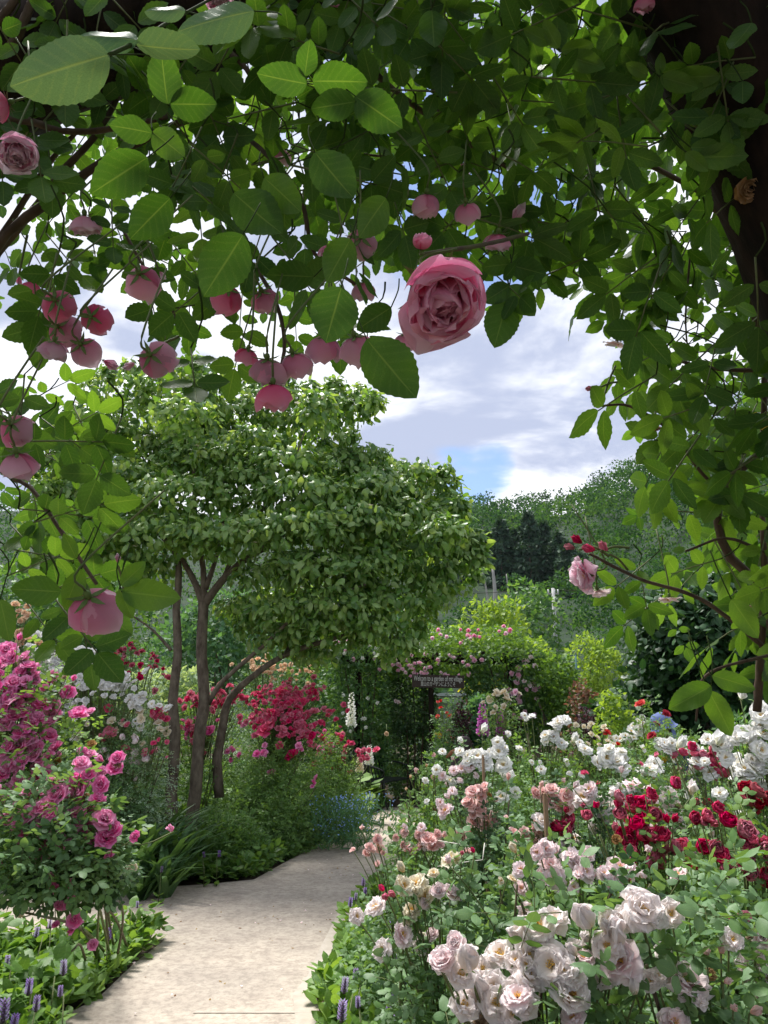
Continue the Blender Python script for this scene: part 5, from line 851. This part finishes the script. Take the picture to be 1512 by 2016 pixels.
# ---------------------------------------------------------------- person
def skin(name, pts, edges, rad, mat, parent, sub=2, loc=(0, 0, 0)):
    me = bpy.data.meshes.new(name); me.from_pydata(pts, edges, []); o = obj(name, me, parent, loc); sk_ = o.modifiers.new('skin', 'SKIN'); sk_.use_smooth_shade = True
    for v, r_ in zip(me.skin_vertices[0].data, rad): v.radius = (r_, r_) if np.isscalar(r_) else r_
    me.skin_vertices[0].data[0].use_root = True; ss = o.modifiers.new('sub', 'SUBSURF'); ss.levels = ss.render_levels = sub
    dg = bpy.context.evaluated_depsgraph_get(); m2 = bpy.data.meshes.new_from_object(o.evaluated_get(dg)); o.modifiers.clear(); o.data = m2; m2.materials.clear(); m2.materials.append(mat); return o
q = P(1334, 1422, 8.6); pr_ = thing('person', 'person in a blue sun bonnet, white mask and navy jacket stooping among the roses', 'person', (q[0], 8.6, 0)); dz = q[2] - 1.36
M_SKIN = solid('skin', (.5, .32, .24), (.55, .36, .27), 5, .6, 0); M_NAVY = solid('navy cloth', (.02, .03, .09), (.035, .05, .13), 20, .9, .2); M_BLUE = solid('blue bonnet cloth', (.09, .12, .27), (.13, .17, .34), 20, .9, .2); M_GREY = solid('grey trousers', (.06, .06, .07), (.09, .09, .1), 20, .9, .2)
B = {0: (0, 0, .82), 1: (-.06, -.02, 1.0), 2: (-.12, -.03, 1.16), 3: (-.15, -.04, 1.25), 4: (-.19, -.05, 1.33 + dz), 5: (-.12, -.2, 1.17), 6: (-.22, -.3, .98), 7: (-.42, -.34, .98), 8: (-.1, .16, 1.17), 9: (-.2, .22, .97), 10: (-.4, .12, .95), 11: (.02, -.1, .78), 12: (-.03, -.12, .45), 13: (.03, -.13, .08), 14: (.02, .1, .78), 15: (-.03, .12, .45), 16: (.03, .13, .08), 17: (-.12, -.15, .03), 18: (-.12, .14, .03)}
E = [(0, 1), (1, 2), (2, 3), (3, 4), (2, 5), (5, 6), (6, 7), (2, 8), (8, 9), (9, 10), (0, 11), (11, 12), (12, 13), (13, 17), (0, 14), (14, 15), (15, 16), (16, 18)]
skin('body', [B[i] for i in range(19)], E, [.12, .12, .11, .05, .095, .05, .04, .035, .05, .04, .035, .085, .06, .04, .085, .06, .04, .035, .035], M_SKIN, pr_)
skin('jacket', [B[i] for i in (0, 1, 2, 3, 5, 6, 8, 9)] + [(-.36, -.33, .98), (-.34, .15, .955)], [(0, 1), (1, 2), (2, 3), (2, 4), (4, 5), (2, 6), (6, 7), (5, 8), (7, 9)], [.15, .145, .135, .06, .07, .055, .07, .055, .045, .045], M_NAVY, pr_)
skin('trousers', [B[i] for i in (0, 11, 12, 13, 14, 15, 16)], [(0, 1), (1, 2), (2, 3), (0, 4), (4, 5), (5, 6)], [.14, .105, .075, .055, .105, .075, .055], M_GREY, pr_)
hc = Vector(B[4]); g = Geo(); th = np.linspace(0, 6.283, 20, endpoint=False); prof = [(.135, .01), (.13, .05), (.10, .09), (.05, .112), (.0, .118), (-.01, .132), (-.025, .15)]
V = np.array([(r_ * math.cos(a_) * 1.05, r_ * math.sin(a_), z - (.03 * (math.cos(a_) > .3) if r_ > .13 else 0)) for z, r_ in prof for a_ in th]); g.add(V, np.array([(j * 20 + i, j * 20 + (i + 1) % 20, (j + 1) * 20 + (i + 1) % 20, (j + 1) * 20 + i) for j in range(6) for i in range(20)])); obj('hat', g.mesh('hat', [M_BLUE]), pr_, hc + Vector((0, 0, .0)), (0, R(-25), 0))
g = Geo(); a_ = np.linspace(-1.1, 1.1, 9); V = np.array([(math.cos(t_) * (.118 + .03 * (1 - j)), math.sin(t_) * .12, -.01 - .12 * (1 - j)) for j in (0, .5, 1) for t_ in a_]); g.add(V, grid_faces(8, 2)); obj('neck_flap', g.mesh('neck flap', [M_BLUE]), pr_, hc, (0, 0, 0))
g = Geo(); V = np.array([(-math.cos(t_) * .102 - .01 * j * (1 - j) * 4, math.sin(t_) * .095, -.075 + .07 * j) for j in (0, .5, 1) for t_ in np.linspace(-.95, .95, 7)]); g.add(V, grid_faces(6, 2)); obj('mask', g.mesh('mask', [solid('white mask', (.75, .75, .75), None, 4, .9, 0)]), pr_, hc)
for s_ in (-1, 1):
    g = Geo(); tube(g, [(-.097, s_ * .035, .01), (-.102, s_ * .035, .01)], .01, .01, 8); obj('eye', g.mesh('eye', [solid('dark eye', (.02, .015, .01), None, 4, .3, 0)]), pr_, hc)
    base_ = Vector(B[7] if s_ < 0 else B[10]); 
    for f_ in range(5):
        o_y = (f_ - 2) * .017 if f_ < 4 else s_ * -.04; ln = (.075, .085, .08, .065, .05)[f_]; skin('finger', [(0, 0, 0), (-ln * .5, 0, -.008), (-ln * .85, 0, -.035), (-ln, 0, -.05)], [(0, 1), (1, 2), (2, 3)], [.010, .009, .008, .007], M_SKIN, pr_, 1, base_ + Vector((-.02, o_y, 0)))
# ---------------------------------------------------------------- arbour overhead
arb = thing('timber_arbour', 'thick dark timber arch framing the view at the top left and right', 'arbour', (0, .4, 0))
def ab(pts, r0, r1, name, mat=M_TIMB, seg=12, wob=.06):
    g = Geo(); tube(g, curve(pts, 22), r0, r1, seg, 0, wob); return local_mesh(arb, name, g, [mat])
ab([Q(1900, 1200, 1.05), Q(1760, 900, 1.05), Q(1640, 660, 1.05), Q(1570, 430, 1.05), Q(1475, 200, 1.05), Q(1380, -20, 1.05), Q(1260, -250, 1.0), Q(1050, -420, 1.0)], .062, .12, 'brace', wob=.03)
ab([(.95, .72, 0), (.92, .73, 1.0), (.86, .78, 1.7), Q(1800, 700, 1.0), Q(1760, 300, 1.0), Q(1700, 0, .98), (.72, .62, 2.8)], .10, .10, 'post')
ab([Q(1640, 300, 1.1), Q(1600, 120, 1.1), Q(1560, -40, 1.05), Q(1450, -200, 1.05)], .05, .10, 'board')
ab([Q(-420, 330, 1.25), Q(-150, 210, 1.22), Q(100, 110, 1.2), Q(330, 35, 1.2), Q(560, -40, 1.2), Q(850, -190, 1.2), Q(1150, -360, 1.15)], .085, .09, 'beam')
ab([(-1.0, .8, 0), (-1.0, .85, 1.2), (-.98, .9, 1.9), Q(-420, 330, 1.25), (-.9, .5, 2.75)], .09, .09, 'post')
for k in range(6):
    y = .25 - k * .42; g = Geo(); box(g, (-.1, y, 2.62), (2.4, .07, .11)); local_mesh(arb, 'rafter', g, [M_TIMB])
for s_ in (-1.05, .95):
    g = Geo(); box(g, (s_, -.85, 2.5), (.09, 3.0, .1)); local_mesh(arb, 'side_rail', g, [M_TIMB])
    for y in (-.8, -2.2): g = Geo(); box(g, (s_, y, 1.25), (.1, .1, 2.4)); local_mesh(arb, 'post', g, [M_TIMB])

pinkr = thing('climbing_rose', 'climbing rose with nodding globular pink blooms trained over the arch, left and centre', 'climbing rose', (-.9, .95, 0))
paler = thing('climbing_rose', 'climbing rose with long pointed leaves and sparse pale blooms up the right of the arch', 'climbing rose', (.8, .85, 0))
midr = thing('climbing_rose', 'climbing rose making the dense dark canopy across the top centre of the arch', 'climbing rose', (-.7, .6, 0))
def cane(par, pts, r0, r1=None, mat=M_CANE, nm='cane'):
    g = Geo(); tube(g, curve(pts, 24), r0, r1 or r0, 7, 0, .08); return local_mesh(par, nm, g, [mat])
for pts, r in [([(-.85, .92, 0), (-.8, .95, 1.0), Q(-200, 900, 1.15), Q(-30, 520, 1.15), Q(90, 400, 1.15), Q(200, 320, 1.15), Q(310, 262, 1.15), Q(450, 200, 1.2)], .009), ([Q(-60, 560, 1.2), Q(60, 420, 1.2), Q(130, 330, 1.2), Q(200, 250, 1.2), Q(260, 130, 1.25)], .007), ([Q(-40, 230, 1.1), Q(60, 240, 1.1), Q(120, 258, 1.1), Q(205, 256, 1.1), Q(330, 230, 1.1)], .006), ([Q(0, 470, 1.3), Q(90, 330, 1.3), Q(150, 260, 1.3)], .006),
               ([Q(0, 760, 1.3), Q(-10, 905, 1.1), Q(60, 960, 1.05), Q(110, 1030, 1.02), Q(150, 1090, 1.0), Q(190, 1150, .98)], .004), ([Q(230, 430, 1.2), Q(280, 520, 1.15), Q(330, 590, 1.1), Q(350, 640, 1.1)], .003), ([Q(430, 230, 1.2), Q(520, 300, 1.1), Q(590, 385, 1.05), Q(620, 500, 1.05), Q(700, 560, 1.05)], .004), ([Q(500, 520, 1.1), Q(545, 600, 1.05), Q(560, 680, 1.02), Q(545, 750, 1.0)], .0035), ([Q(20, 100, 1.1), Q(60, 10, 1.1), Q(90, -80, 1.1)], .008), ([Q(-20, 60, 1.1), Q(30, 0, 1.1), Q(80, -90, 1.1)], .007)]:
    cane(pinkr, pts, r, r * .6)
for pts, r in [([(.75, .82, 0), (.74, .83, 1.0), Q(1560, 1350, 1.35), Q(1525, 1180, 1.3), Q(1500, 1150, 1.3), Q(1440, 1100, 1.3), Q(1412, 1030, 1.3), Q(1425, 960, 1.3), Q(1470, 915, 1.3), Q(1530, 860, 1.3)], .010), ([Q(1490, 1400, 1.4), Q(1505, 1150, 1.4), Q(1500, 1000, 1.4)], .008), ([Q(1440, 430, 1.5), Q(1470, 540, 1.5), Q(1490, 640, 1.5), Q(1505, 740, 1.5), Q(1500, 900, 1.5)], .009), ([Q(1400, 400, 1.1), Q(1460, 470, 1.1), Q(1490, 560, 1.1), Q(1520, 640, 1.1)], .006),
               ([Q(1512, 730, 1.3), Q(1400, 725, 1.3), Q(1300, 700, 1.3)], .004), ([Q(1500, 1000, 1.2), Q(1400, 950, 1.2), Q(1320, 850, 1.2), Q(1240, 800, 1.2), Q(1175, 800, 1.2)], .003), ([Q(1500, 1270, 1.1), Q(1380, 1180, 1.1), Q(1260, 1140, 1.1), Q(1160, 1090, 1.1)], .0035), ([Q(1512, 1090, 1.2), Q(1430, 1060, 1.2), Q(1350, 1085, 1.2)], .003), ([Q(1140, 200, 1.4), Q(1240, 300, 1.4), Q(1380, 380, 1.4), Q(1500, 470, 1.4)], .006),
               ([Q(1360, 490, 1.3), Q(1350, 620, 1.3), Q(1355, 700, 1.3)], .002), ([Q(1512, 1290, 1.1), Q(1390, 1330, 1.05), Q(1370, 1420, 1.05)], .0025)]:
    cane(paler, pts, r, r * .6)
for pts, r in [([Q(650, -60, 1.2), Q(720, 120, 1.2), Q(860, 240, 1.2), Q(1000, 330, 1.2)], .006), ([Q(400, 60, 1.15), Q(480, 130, 1.1), Q(520, 200, 1.1)], .005), ([Q(600, 240, 1.3), Q(700, 300, 1.3), Q(850, 310, 1.3)], .003), ([(-.68, .6, 0), (-.7, .6, 1.4), Q(-300, 100, 1.0), Q(100, -250, 1.0), Q(600, -200, 1.1)], .009), ([Q(1000, -60, 1.3), Q(1010, 200, 1.3), Q(1000, 500, 1.25), Q(1005, 640, 1.2)], .002), ([Q(780, -40, 1.3), Q(860, 200, 1.2), Q(870, 350, 1.2)], .004)]:
    cane(midr, pts, r, r * .6)
# cover map: rows of 100 px, columns of 100 px (0 to 9)
MAP = ["8777789999998754",
       "6788999999999864",
       "7788999999999974",
       "7777998899999985",
       "6543666588999995",
       "6433443212789987",
       "6203233310136998",
       "6301110000025899",
       "6500000000013799",
       "5600000000003699",
       "5710000000001699",
       "2410000000002599",
       "0200000000001588",
       "0000000000000056",
       "0000000000000001"]
hi = [compound_tpl(LF_HI, 2, s, size=.34) for s in (1, 2)] + [compound_tpl(LF_HI, 3, 3, size=.27, base=.18)]; hi2 = [compound_tpl(leaflet(14, 4, w=.48, droop=.2), 2, s, size=.37, spread=.85) for s in (4, 5)]
ME1 = [g.mesh('compound leaf', [M_ARB, M_STEM]) for g in hi]; ME2 = [g.mesh('long compound leaf', [M_ARB, M_STEM]) for g in hi2]; ME3 = [g.mesh('young compound leaf', [M_ARB2, M_STEM]) for g in hi2]
cnt = {pinkr: 0, paler: 0, midr: 0}; extra = {pinkr: [], paler: [], midr: []}; tw = {pinkr: Geo(), paler: Geo(), midr: Geo()}
cand = []
for r_, row in enumerate(MAP):
    for c_, ch in enumerate(row):
        v = int(ch); px0_ = c_ * 100; n = rng.poisson(v * (.58 if r_ < 2 and c_ > 3 else .46) + (.6 if v == 9 else 0))
        for _ in range(n): cand.append((c_ * 100 + rng.uniform(0, 100), r_ * 100 + rng.uniform(0, 100), v))
for px, py, v in cand:
    t = rng.uniform(.85, 1.45) if px < 1050 else rng.uniform(1.0, 1.7)
    if py < 300: t = rng.uniform(.95, 1.5)
    par = pinkr if px < 620 or (px < 900 and py > 350) else (paler if px > 1020 and (py > 150 or px > 1150) else midr)
    c = Q(px, py, t); away = unit(c - CAM); hang = np.array([rng.normal(0, .55), rng.normal(0, .3), -.85]) if v < 8 else np.array([rng.normal(0, .8), rng.normal(0, .5), rng.normal(-.3, .5)])
    if px < 250 and py > 650: hang = np.array([.6 + rng.normal(0, .5), 0, -.3 + rng.normal(0, .5)])
    if px > 1150 and py > 650: hang = np.array([-.6 + rng.normal(0, .4), 0, -.55 + rng.normal(0, .35)])
    N = away * .9 + [0, 0, .45] + rndunit(1)[0] * .55; F = frames(hang[None], N[None])[0]; s = rng.uniform(.118, .162) * (1.0 if px < 1050 else 1.05); base = c - unit(hang) * s * .55
    me = (ME3 if (rng.uniform() < .12 or (px > 1200 and py > 900 and rng.uniform() < .5)) else (ME2 if par is paler else ME1)); me = me[rng.integers(len(me))]
    if cnt[par] < 292: place('leaf', me, par, base, F, s); cnt[par] += 1
    else: extra[par].append((base, F, s))
    up = base + [rng.normal(0, .03), rng.normal(0, .03), rng.uniform(.02, .06)]; tube(tw[par], curve([base, base * .5 + up * .5 + [.01, 0, 0], up], 4), .0011, .0014, 4)
print('arbour leaves', cnt, {k.name: len(v) for k, v in extra.items()})
tHI = tplof(compound_tpl(leaflet(8, 2, ser=.04), 2, 6, stalk=False)); tLO = tplof(compound_tpl(LF_MID, 2, 8, stalk=False))
for par in extra:
    g = Geo()
    if extra[par]: b_, f_, s_ = map(np.array, zip(*extra[par])); scatter_into(g, tHI, b_, f_, s_, rng.uniform(0, 1, len(b_)))
    # farther layer seen through the first, then unseen canopy above and behind, added for shade
    L2 = []
    for r_, row in enumerate(MAP):
        for c_, ch in enumerate(row):
            v = int(ch); px0 = c_ * 100
            own = pinkr if px0 < 600 else (paler if px0 > 1000 else midr)
            if own is not par or v < 3: continue
            for _ in range(rng.poisson((v - 2) * (.55 if v < 8 else .72 if r_ > 2 else 1.05))):
                t = rng.uniform(1.6, 2.6); c = Q(px0 + rng.uniform(0, 100), r_ * 100 + rng.uniform(0, 100), t)
                L2.append(c)
    for _ in range({pinkr: 200, paler: 300, midr: 0}[par]):
        L2.append(Q(rng.uniform(-500, -20), rng.uniform(-200, 1150), rng.uniform(1.2, 2.1)) if par is pinkr else Q(rng.uniform(1530, 2150), rng.uniform(-200, 1300), rng.uniform(.95, 1.9)))
    q = np.array(L2); k = len(q); scatter_into(g, tLO, q, frames(rndunit(k) + [0, 0, -.6], [0, .5, .7] + rndunit(k) * .5), .13 * rng.uniform(.8, 1.2, k), rng.uniform(0, 1, k))
    local_mesh(par, 'foliage', g, [M_ARB], 'stuff'); local_mesh(par, 'leaf_stalks', tw[par], [M_STEMD], 'stuff')
g = Geo(); k = 1500; q = np.stack([rng.uniform(-1.5, 1.4, k), rng.uniform(-2.6, .55, k), rng.uniform(2.62, 3.0, k)], -1); q[:, 2] -= .25 * np.abs(q[:, 0]) ** 2  # rest of the canopy, out of view, added to darken the arbour
scatter_into(g, tLO, q, frames(rndunit(k) * [1, 1, .3], [0, 0, 1.] + rndunit(k) * .4), .17 * np.ones(k), rng.uniform(0, 1, k)); k = 900; sx = np.where(rng.uniform(0, 1, k) < .5, -1.35, 1.3)
q = np.stack([sx + rng.normal(0, .08, k), rng.uniform(-2.6, .1, k), rng.uniform(.2, 2.6, k)], -1); scatter_into(g, tLO, q, frames(rndunit(k), rndunit(k)), .17 * np.ones(k), rng.uniform(0, 1, k)); local_mesh(midr, 'unseen_roof_foliage', g, [M_ARB], 'stuff')
# separate big leaves close to the viewer: base, tip (in the photo), depth
single_hi = []
for w_ in (.66, .8): g = Geo(); g.add(*leaflet(22, 8, w=w_, ser=.028, fold=.16, droop=.22, wave=.045)); single_hi.append(g.mesh('big leaf', [M_ARB, M_STEM]))
g = Geo(); g.add(*leaflet(22, 8, w=.52, ser=.028, fold=.3, droop=.2, wave=.05)); big2 = g.mesh('big pale leaf', [M_ARB2]); M_PALE = leafmat('painted sheen leaf', [(.08, .17, .09), (.11, .21, .11)], .12, rough=.5, vein=.5); g = Geo(); g.add(*leaflet(26, 8, w=.58, ser=.02, fold=.34, droop=.12, wave=.03)); big3 = g.mesh('big painted sheen leaf', [M_PALE])  # sheen of light on the nearest leaves put into a paler, greyer green
BG = {pinkr: Geo(), paler: Geo(), midr: Geo()}
def big(par, bx, by, tx, ty, t, me, roll=0.0, tz=0.0):
    A = Q(bx, by, t); B_ = Q(tx, ty, t + tz); D = B_ - A; N = unit(A - CAM) * -1 if me is big3 else unit(A - CAM); N = N + np.cross(unit(D), N) * roll; place('leaf', me, par, A, frames(D[None], N[None])[0], np.linalg.norm(D)); up = A - D * .25 + [0, .03, .06 * t]; tube(BG[par], curve([A, (A + up) / 2 - D * .08, up], 6), .0009 * min(1, t), .0010 * min(1, t), 5)
for a_ in [(215, 108, 10, 163, .40, .35), (272, 80, 150, 58, .42, 1.3), (268, 88, 390, 108, .42, .8), (500, 22, 345, 48, .46, .9), (365, 22, 282, 14, .47, 1.3)]: big(pinkr, *a_[:5], big3, a_[5])
for a_ in [(605, 165, 510, 150, .5), (600, 150, 608, 85, .5), (615, 160, 725, 158, .5), (700, 200, 612, 215, .48), (700, 190, 798, 255, .48), (330, 205, 315, 105, .7), (335, 205, 432, 205, .7), (300, 262, 222, 245, .7), (300, 260, 372, 312, .7), (290, 310, 180, 380, .65), (478, 462, 400, 588, .62), (618, 545, 528, 540, .85), (722, 668, 820, 788, .58), (335, 390, 255, 470, .7), (520, 350, 600, 420, .75), (620, 300, 700, 400, .7), (460, 380, 560, 470, .75), (690, 470, 640, 560, .7), (760, 390, 700, 470, .75), (1005, 520, 945, 525, .95), (1005, 522, 1075, 540, .95), (1003, 562, 950, 598, .95), (1003, 562, 1052, 625, .95), (1000, 590, 970, 690, .95), (770, 605, 700, 650, .7), (850, 20, 855, 105, .9)]: big(pinkr if a_[0] < 1001 else midr, *a_, single_hi[0], rng.uniform(-.2, .2))
big(pinkr, 672, 565, 640, 680, .5, single_hi[1]); big(pinkr, 120, 1165, 30, 1160, .8, single_hi[0])
for a_ in [(240, 1165, 362, 1178, .72), (235, 1160, 262, 1218, .72), (238, 1152, 292, 1105, .72), (160, 1120, 125, 1195, .75), (150, 1100, 128, 1050, .78), (0, 1180, 20, 1262, .7), (1085, 85, 1030, 60, .95), (1100, 95, 1070, 45, .95), (1105, 100, 1165, 85, .95), (1095, 110, 1090, 150, .95), (1115, 110, 1190, 135, .95), (1275, 148, 1232, 125, .95), (1300, 148, 1300, 108, .95), (1325, 155, 1412, 145, .95), (1300, 152, 1372, 170, .95), (1360, 290, 1420, 292, .95), (1370, 310, 1465, 308, .95), (1350, 300, 1395, 335, .95), (1400, 1350, 1315, 1400, .9), (1395, 1360, 1440, 1440, .9), (1402, 1330, 1480, 1350, .9), (1440, 1180, 1490, 1250, .95)]: big(pinkr if a_[0] < 500 else paler, *a_, big2, rng.uniform(-.3, .3))
big(midr, 1480, 45, 1440, 110, .9, single_hi[0], .8); big(paler, 1462, 160, 1462, 210, .9, single_hi[1])
# ---------------------------------------------------------------- blooms on the arbour, with separate petals
for par in BG: local_mesh(par, 'leaf_stalks', BG[par], [M_STEMD], 'stuff')
PT = {}
def arb_bloom(par, px, py, dpx, t, ax, kind, pal, pet=10, seed=0, stalk=None, name='blossom'):
    ax = unit(np.array(ax, float)); c = Q(px, py, t); s = dpx / FPX * t; key = (kind, pal, seed % 4, dpx > 150)
    if key not in PT:
        ps, st, r = petals(kind, 100 + seed % 4 * 7, *((12, 14) if dpx > 150 else (6, 9))); mxr = max(np.abs(V[:, :2]).max() for V, *_ in ps); k = .5 / mxr; g = Geo(); zoff = max(V[:, 2].max() for V, *_ in ps) * k / 2
        outer = []
        for i, (V, T, L, q) in enumerate(ps):
            if len(ps) - i <= pet: go = Geo(); go.add(V * k - [0, 0, zoff], T, L); outer.append(go.mesh('petal', [PET[pal]]))
            else: g.add(V * k - [0, 0, zoff], T, L)
        if st: gs = Geo(); stamens_geo(gs, 0, r, 40); ms = gs.mesh('stamens', [M_STAMEN]); ms.transform(Matrix.Translation((0, 0, -zoff)))
        else: ms = None
        gc = Geo(); sepals_geo(gc, 0, r, .42, .3); mc = gc.mesh('calyx', [M_SEPAL]); mc.transform(Matrix.Translation((0, 0, -zoff)))
        PT[key] = (g.mesh('inner petals', [PET[pal]]) if g.n else None, outer, ms, mc, zoff)
    core, outer, ms, mc, zoff = PT[key]
    o = place(name, core or outer[0], par, c, zframe(ax), s)
    for me in (outer if core else outer[1:]): obj('petal', me, o)
    if ms: obj('stamens', ms, o)
    obj('calyx', mc, o)
    e_ = c - ax * s * (zoff + .2); up = np.array(Q(*stalk)) if stalk else e_ + np.array([rng.normal(0, .035), .03, .11]); g = Geo(); m_ = e_ - ax * s * .35 + [0, 0, .01]; tube(g, curve([e_, m_, up], 10), .0013, .0011, 6); local_mesh(par, 'flower_stalk', g, [M_STEM]); return o
AW = lambda dx, dy, tw_: np.array([dx, 0, 0]) - UP * dy - FW * tw_      # dx right, dy down in the picture, tw_ towards the viewer
for i, (px, py, d_, t, ax, kd, pal) in enumerate([(188, 1202, 110, .95, (.05, .75, -.75), 'globe', 'soft'), (283, 556, 80, 1.0, (0, .3, -1), 'globe', 'soft'), (118, 602, 80, 1.05, (0, .2, -1), 'globe', 'hot'), (188, 627, 66, 1.05, (0, -.1, -1), 'globe', 'hot'), (130, 655, 72, 1.1, (.2, .2, -1), 'globe', 'soft'), (105, 690, 66, 1.0, (-.2, .6, -.3), 'cup', 'soft'), (167, 690, 72, 1.1, (0, .3, -.8), 'globe', 'soft'), (308, 711, 82, .95, (.1, .2, -1), 'globe', 'soft'),
     (168, 446, 72, 1.2, (0, 1, -.2), 'cup', 'soft'), (448, 592, 72, 1.1, (-.2, .6, -.7), 'globe', 'hot'), (522, 592, 70, 1.1, (.2, .6, -.7), 'globe', 'soft'), (525, 735, 78, 1.0, (-.1, .8, -.5), 'globe', 'soft'), (583, 722, 72, 1.02, (.2, .8, -.5), 'globe', 'soft'), (538, 785, 78, .98, (0, 1, -.15), 'globe', 'hot'), (484, 702, 56, 1.05, (-.3, .7, -.4), 'globe', 'hot'), (640, 690, 76, 1.05, (-.1, .8, -.5), 'globe', 'soft'), (705, 692, 80, 1.0, (.2, .8, -.5), 'globe', 'soft'), (797, 676, 50, 1.1, (0, .8, -.5), 'globe', 'soft'),
     (712, 482, 78, 1.15, (0, .3, -1), 'globe', 'soft'), (655, 508, 62, 1.15, (-.3, .6, -.6), 'globe', 'soft'), (716, 575, 50, 1.2, (0, .8, -.4), 'globe', 'soft'), (36, 848, 76, 1.0, (.1, .4, -1), 'globe', 'soft'), (38, 915, 82, .98, (.0, .9, -.5), 'cup', 'soft'), (36, 300, 92, .95, (.25, .7, .5), 'cup', 'soft'), (-6, 205, 76, .9, (-.6, .3, .3), 'cup', 'hot'),
     (840, 408, 66, 1.2, (0, .9, -.4), 'globe', 'soft'), (920, 418, 62, 1.2, (.2, .7, -.6), 'globe', 'soft'), (980, 478, 64, 1.2, (0, .8, -.4), 'cup', 'soft'), (553, 312, 44, 1.4, (0, .8, -.4), 'globe', 'soft'), (712, 282, 40, 1.4, (0, .8, -.4), 'globe', 'soft'), (1268, 10, 50, 1.1, (.1, .7, -.2), 'globe', 'hot'), (430, 0, 60, 1.0, (0, .8, .2), 'cup', 'soft'), (652, 12, 34, 1.3, (0, .8, .2), 'globe', 'hot'), (578, 170, 30, 1.4, (0, .8, -.2), 'globe', 'hot'), (1115, 305, 34, 1.6, (0, .8, -.2), 'globe', 'soft'), (905, 335, 40, 1.5, (0, .8, -.2), 'globe', 'soft'), (60, 570, 40, 1.3, (0, .8, -.2), 'globe', 'hot'), (532, 400, 40, 1.4, (0, .8, -.2), 'globe', 'hot')]):
    arb_bloom(pinkr if px < 1100 else paler, px, py, d_, t * (.80 if py > 380 else .9), AW(*ax), kd, pal, 8, i)
arb_bloom(pinkr, 830, 474, 46, .72, AW(.05, -.8, .3), 'globe', 'hot', 6, 5, (835, 500, .74))
arb_bloom(pinkr, 872, 592, 205, .66, AW(.22, .62, .72), 'cup', 'hot', 16, 3, (900, 490, .72))
for px, py, d_, t, ax, kd, pal in [(1212, 680, 54, 1.25, (-.2, .9, -.2), 'single', 'pinkw'), (1140, 1135, 84, 1.1, (-.9, .25, .2), 'loose', 'soft'), (1176, 1168, 56, 1.12, (.1, .9, -.1), 'single', 'pinkw'), (1318, 1182, 48, 1.2, (0, .8, .2), 'single', 'pinkw'), (1476, 372, 54, 1.0, (0, .3, .9), 'rosette', 'wither'), (1290, 845, 24, 1.2, (0, .9, 0), 'rosette', 'wither'), (1462, 1200, 40, 1.2, (0, .9, .1), 'rosette', 'wither'), (1495, 830, 50, 1.4, (0, .5, -.6), 'single', 'yell')]:
    arb_bloom(paler, px, py, d_, t, AW(*ax), kd, pal, 8, 1)
BUDM = {p_: [blossom_mesh('bud ' + p_, 'bud', 3 + i, PET[p_]) for i in range(2)] for p_ in ('rose', 'crim', 'soft')}
for i, (px, py, d_, t, ax, pal, par) in enumerate([(204, 710, 28, 1.0, (.8, .4, 0), 'soft', pinkr), (1132, 1080, 20, 1.08, (-.9, -.3, 0), 'crim', paler), (1146, 1070, 22, 1.08, (-.8, -.6, 0), 'crim', paler), (1172, 1083, 24, 1.08, (-.9, -.2, 0), 'rose', paler), (1196, 1085, 22, 1.08, (-.6, -.7, 0), 'rose', paler), (1240, 685, 18, 1.2, (.3, .9, 0), 'crim', paler), (1010, 435, 34, 1.0, (.5, -.8, 0), 'soft', paler), (265, 715, 22, .96, (-.8, .4, 0), 'soft', pinkr), (315, 535, 16, 1, (.4, .6, 0), 'soft', pinkr), (38, 545, 16, 1.1, (0, .9, 0), 'soft', pinkr), (232, 1108, 16, .98, (0, -.9, 0), 'soft', pinkr), (1170, 765, 16, 1.2, (-.8, 0, 0), 'crim', paler), (1185, 790, 14, 1.2, (-.5, .8, 0), 'crim', paler)]):
    o = place('bud', BUDM[pal][i % 2], par, Q(px, py, t), zframe(AW(*ax)), d_ / FPX * t * .75); g = Geo(); e_ = Q(px, py, t) - unit(AW(*ax)) * d_ / FPX * t * .4; up = e_ - unit(AW(*ax)) * .05 + [0, .02, .02]; tube(g, curve([e_, e_ * .5 + up * .5 + [0, 0, .004], up], 6), .0016, .002, 5); local_mesh(par, 'bud_stalk', g, [M_STEM])
cane(pinkr, [Q(835, 500, .75), Q(900, 490, .74), Q(960, 480, .8), Q(1040, 460, .9)], .0022, nm='flower_stalk', mat=M_CANE2)
for px, py, ln in [(480, 30, 1), (250, 20, 1)]: cane(pinkr, [Q(215, 108, .40), Q(270, 82, .43), Q(330, 45, .5), Q(430, -10, .6)], .0011, nm='leaf_stalk', mat=M_STEMD) if px == 480 else None
print('objects', len(bpy.data.objects), 'tris', sum(len(m.polygons) for m in bpy.data.meshes))
# ---------------------------------------------------------------- summer air over the hill
hz = Geo(); box(hz, (10, 148, 48), (520, 330, 100)); hm, hn, hl = newmat('pale air'); ho = hn('ShaderNodeOutputMaterial'); hv = hn('ShaderNodeVolumePrincipled'); hv.inputs['Color'].default_value = (.80, .88, 1, 1); hv.inputs['Density'].default_value = .00008; hl(hv.outputs[0], ho.inputs['Volume'])
tag(obj('haze', hz.mesh('haze', [hm], False)), kind='stuff')
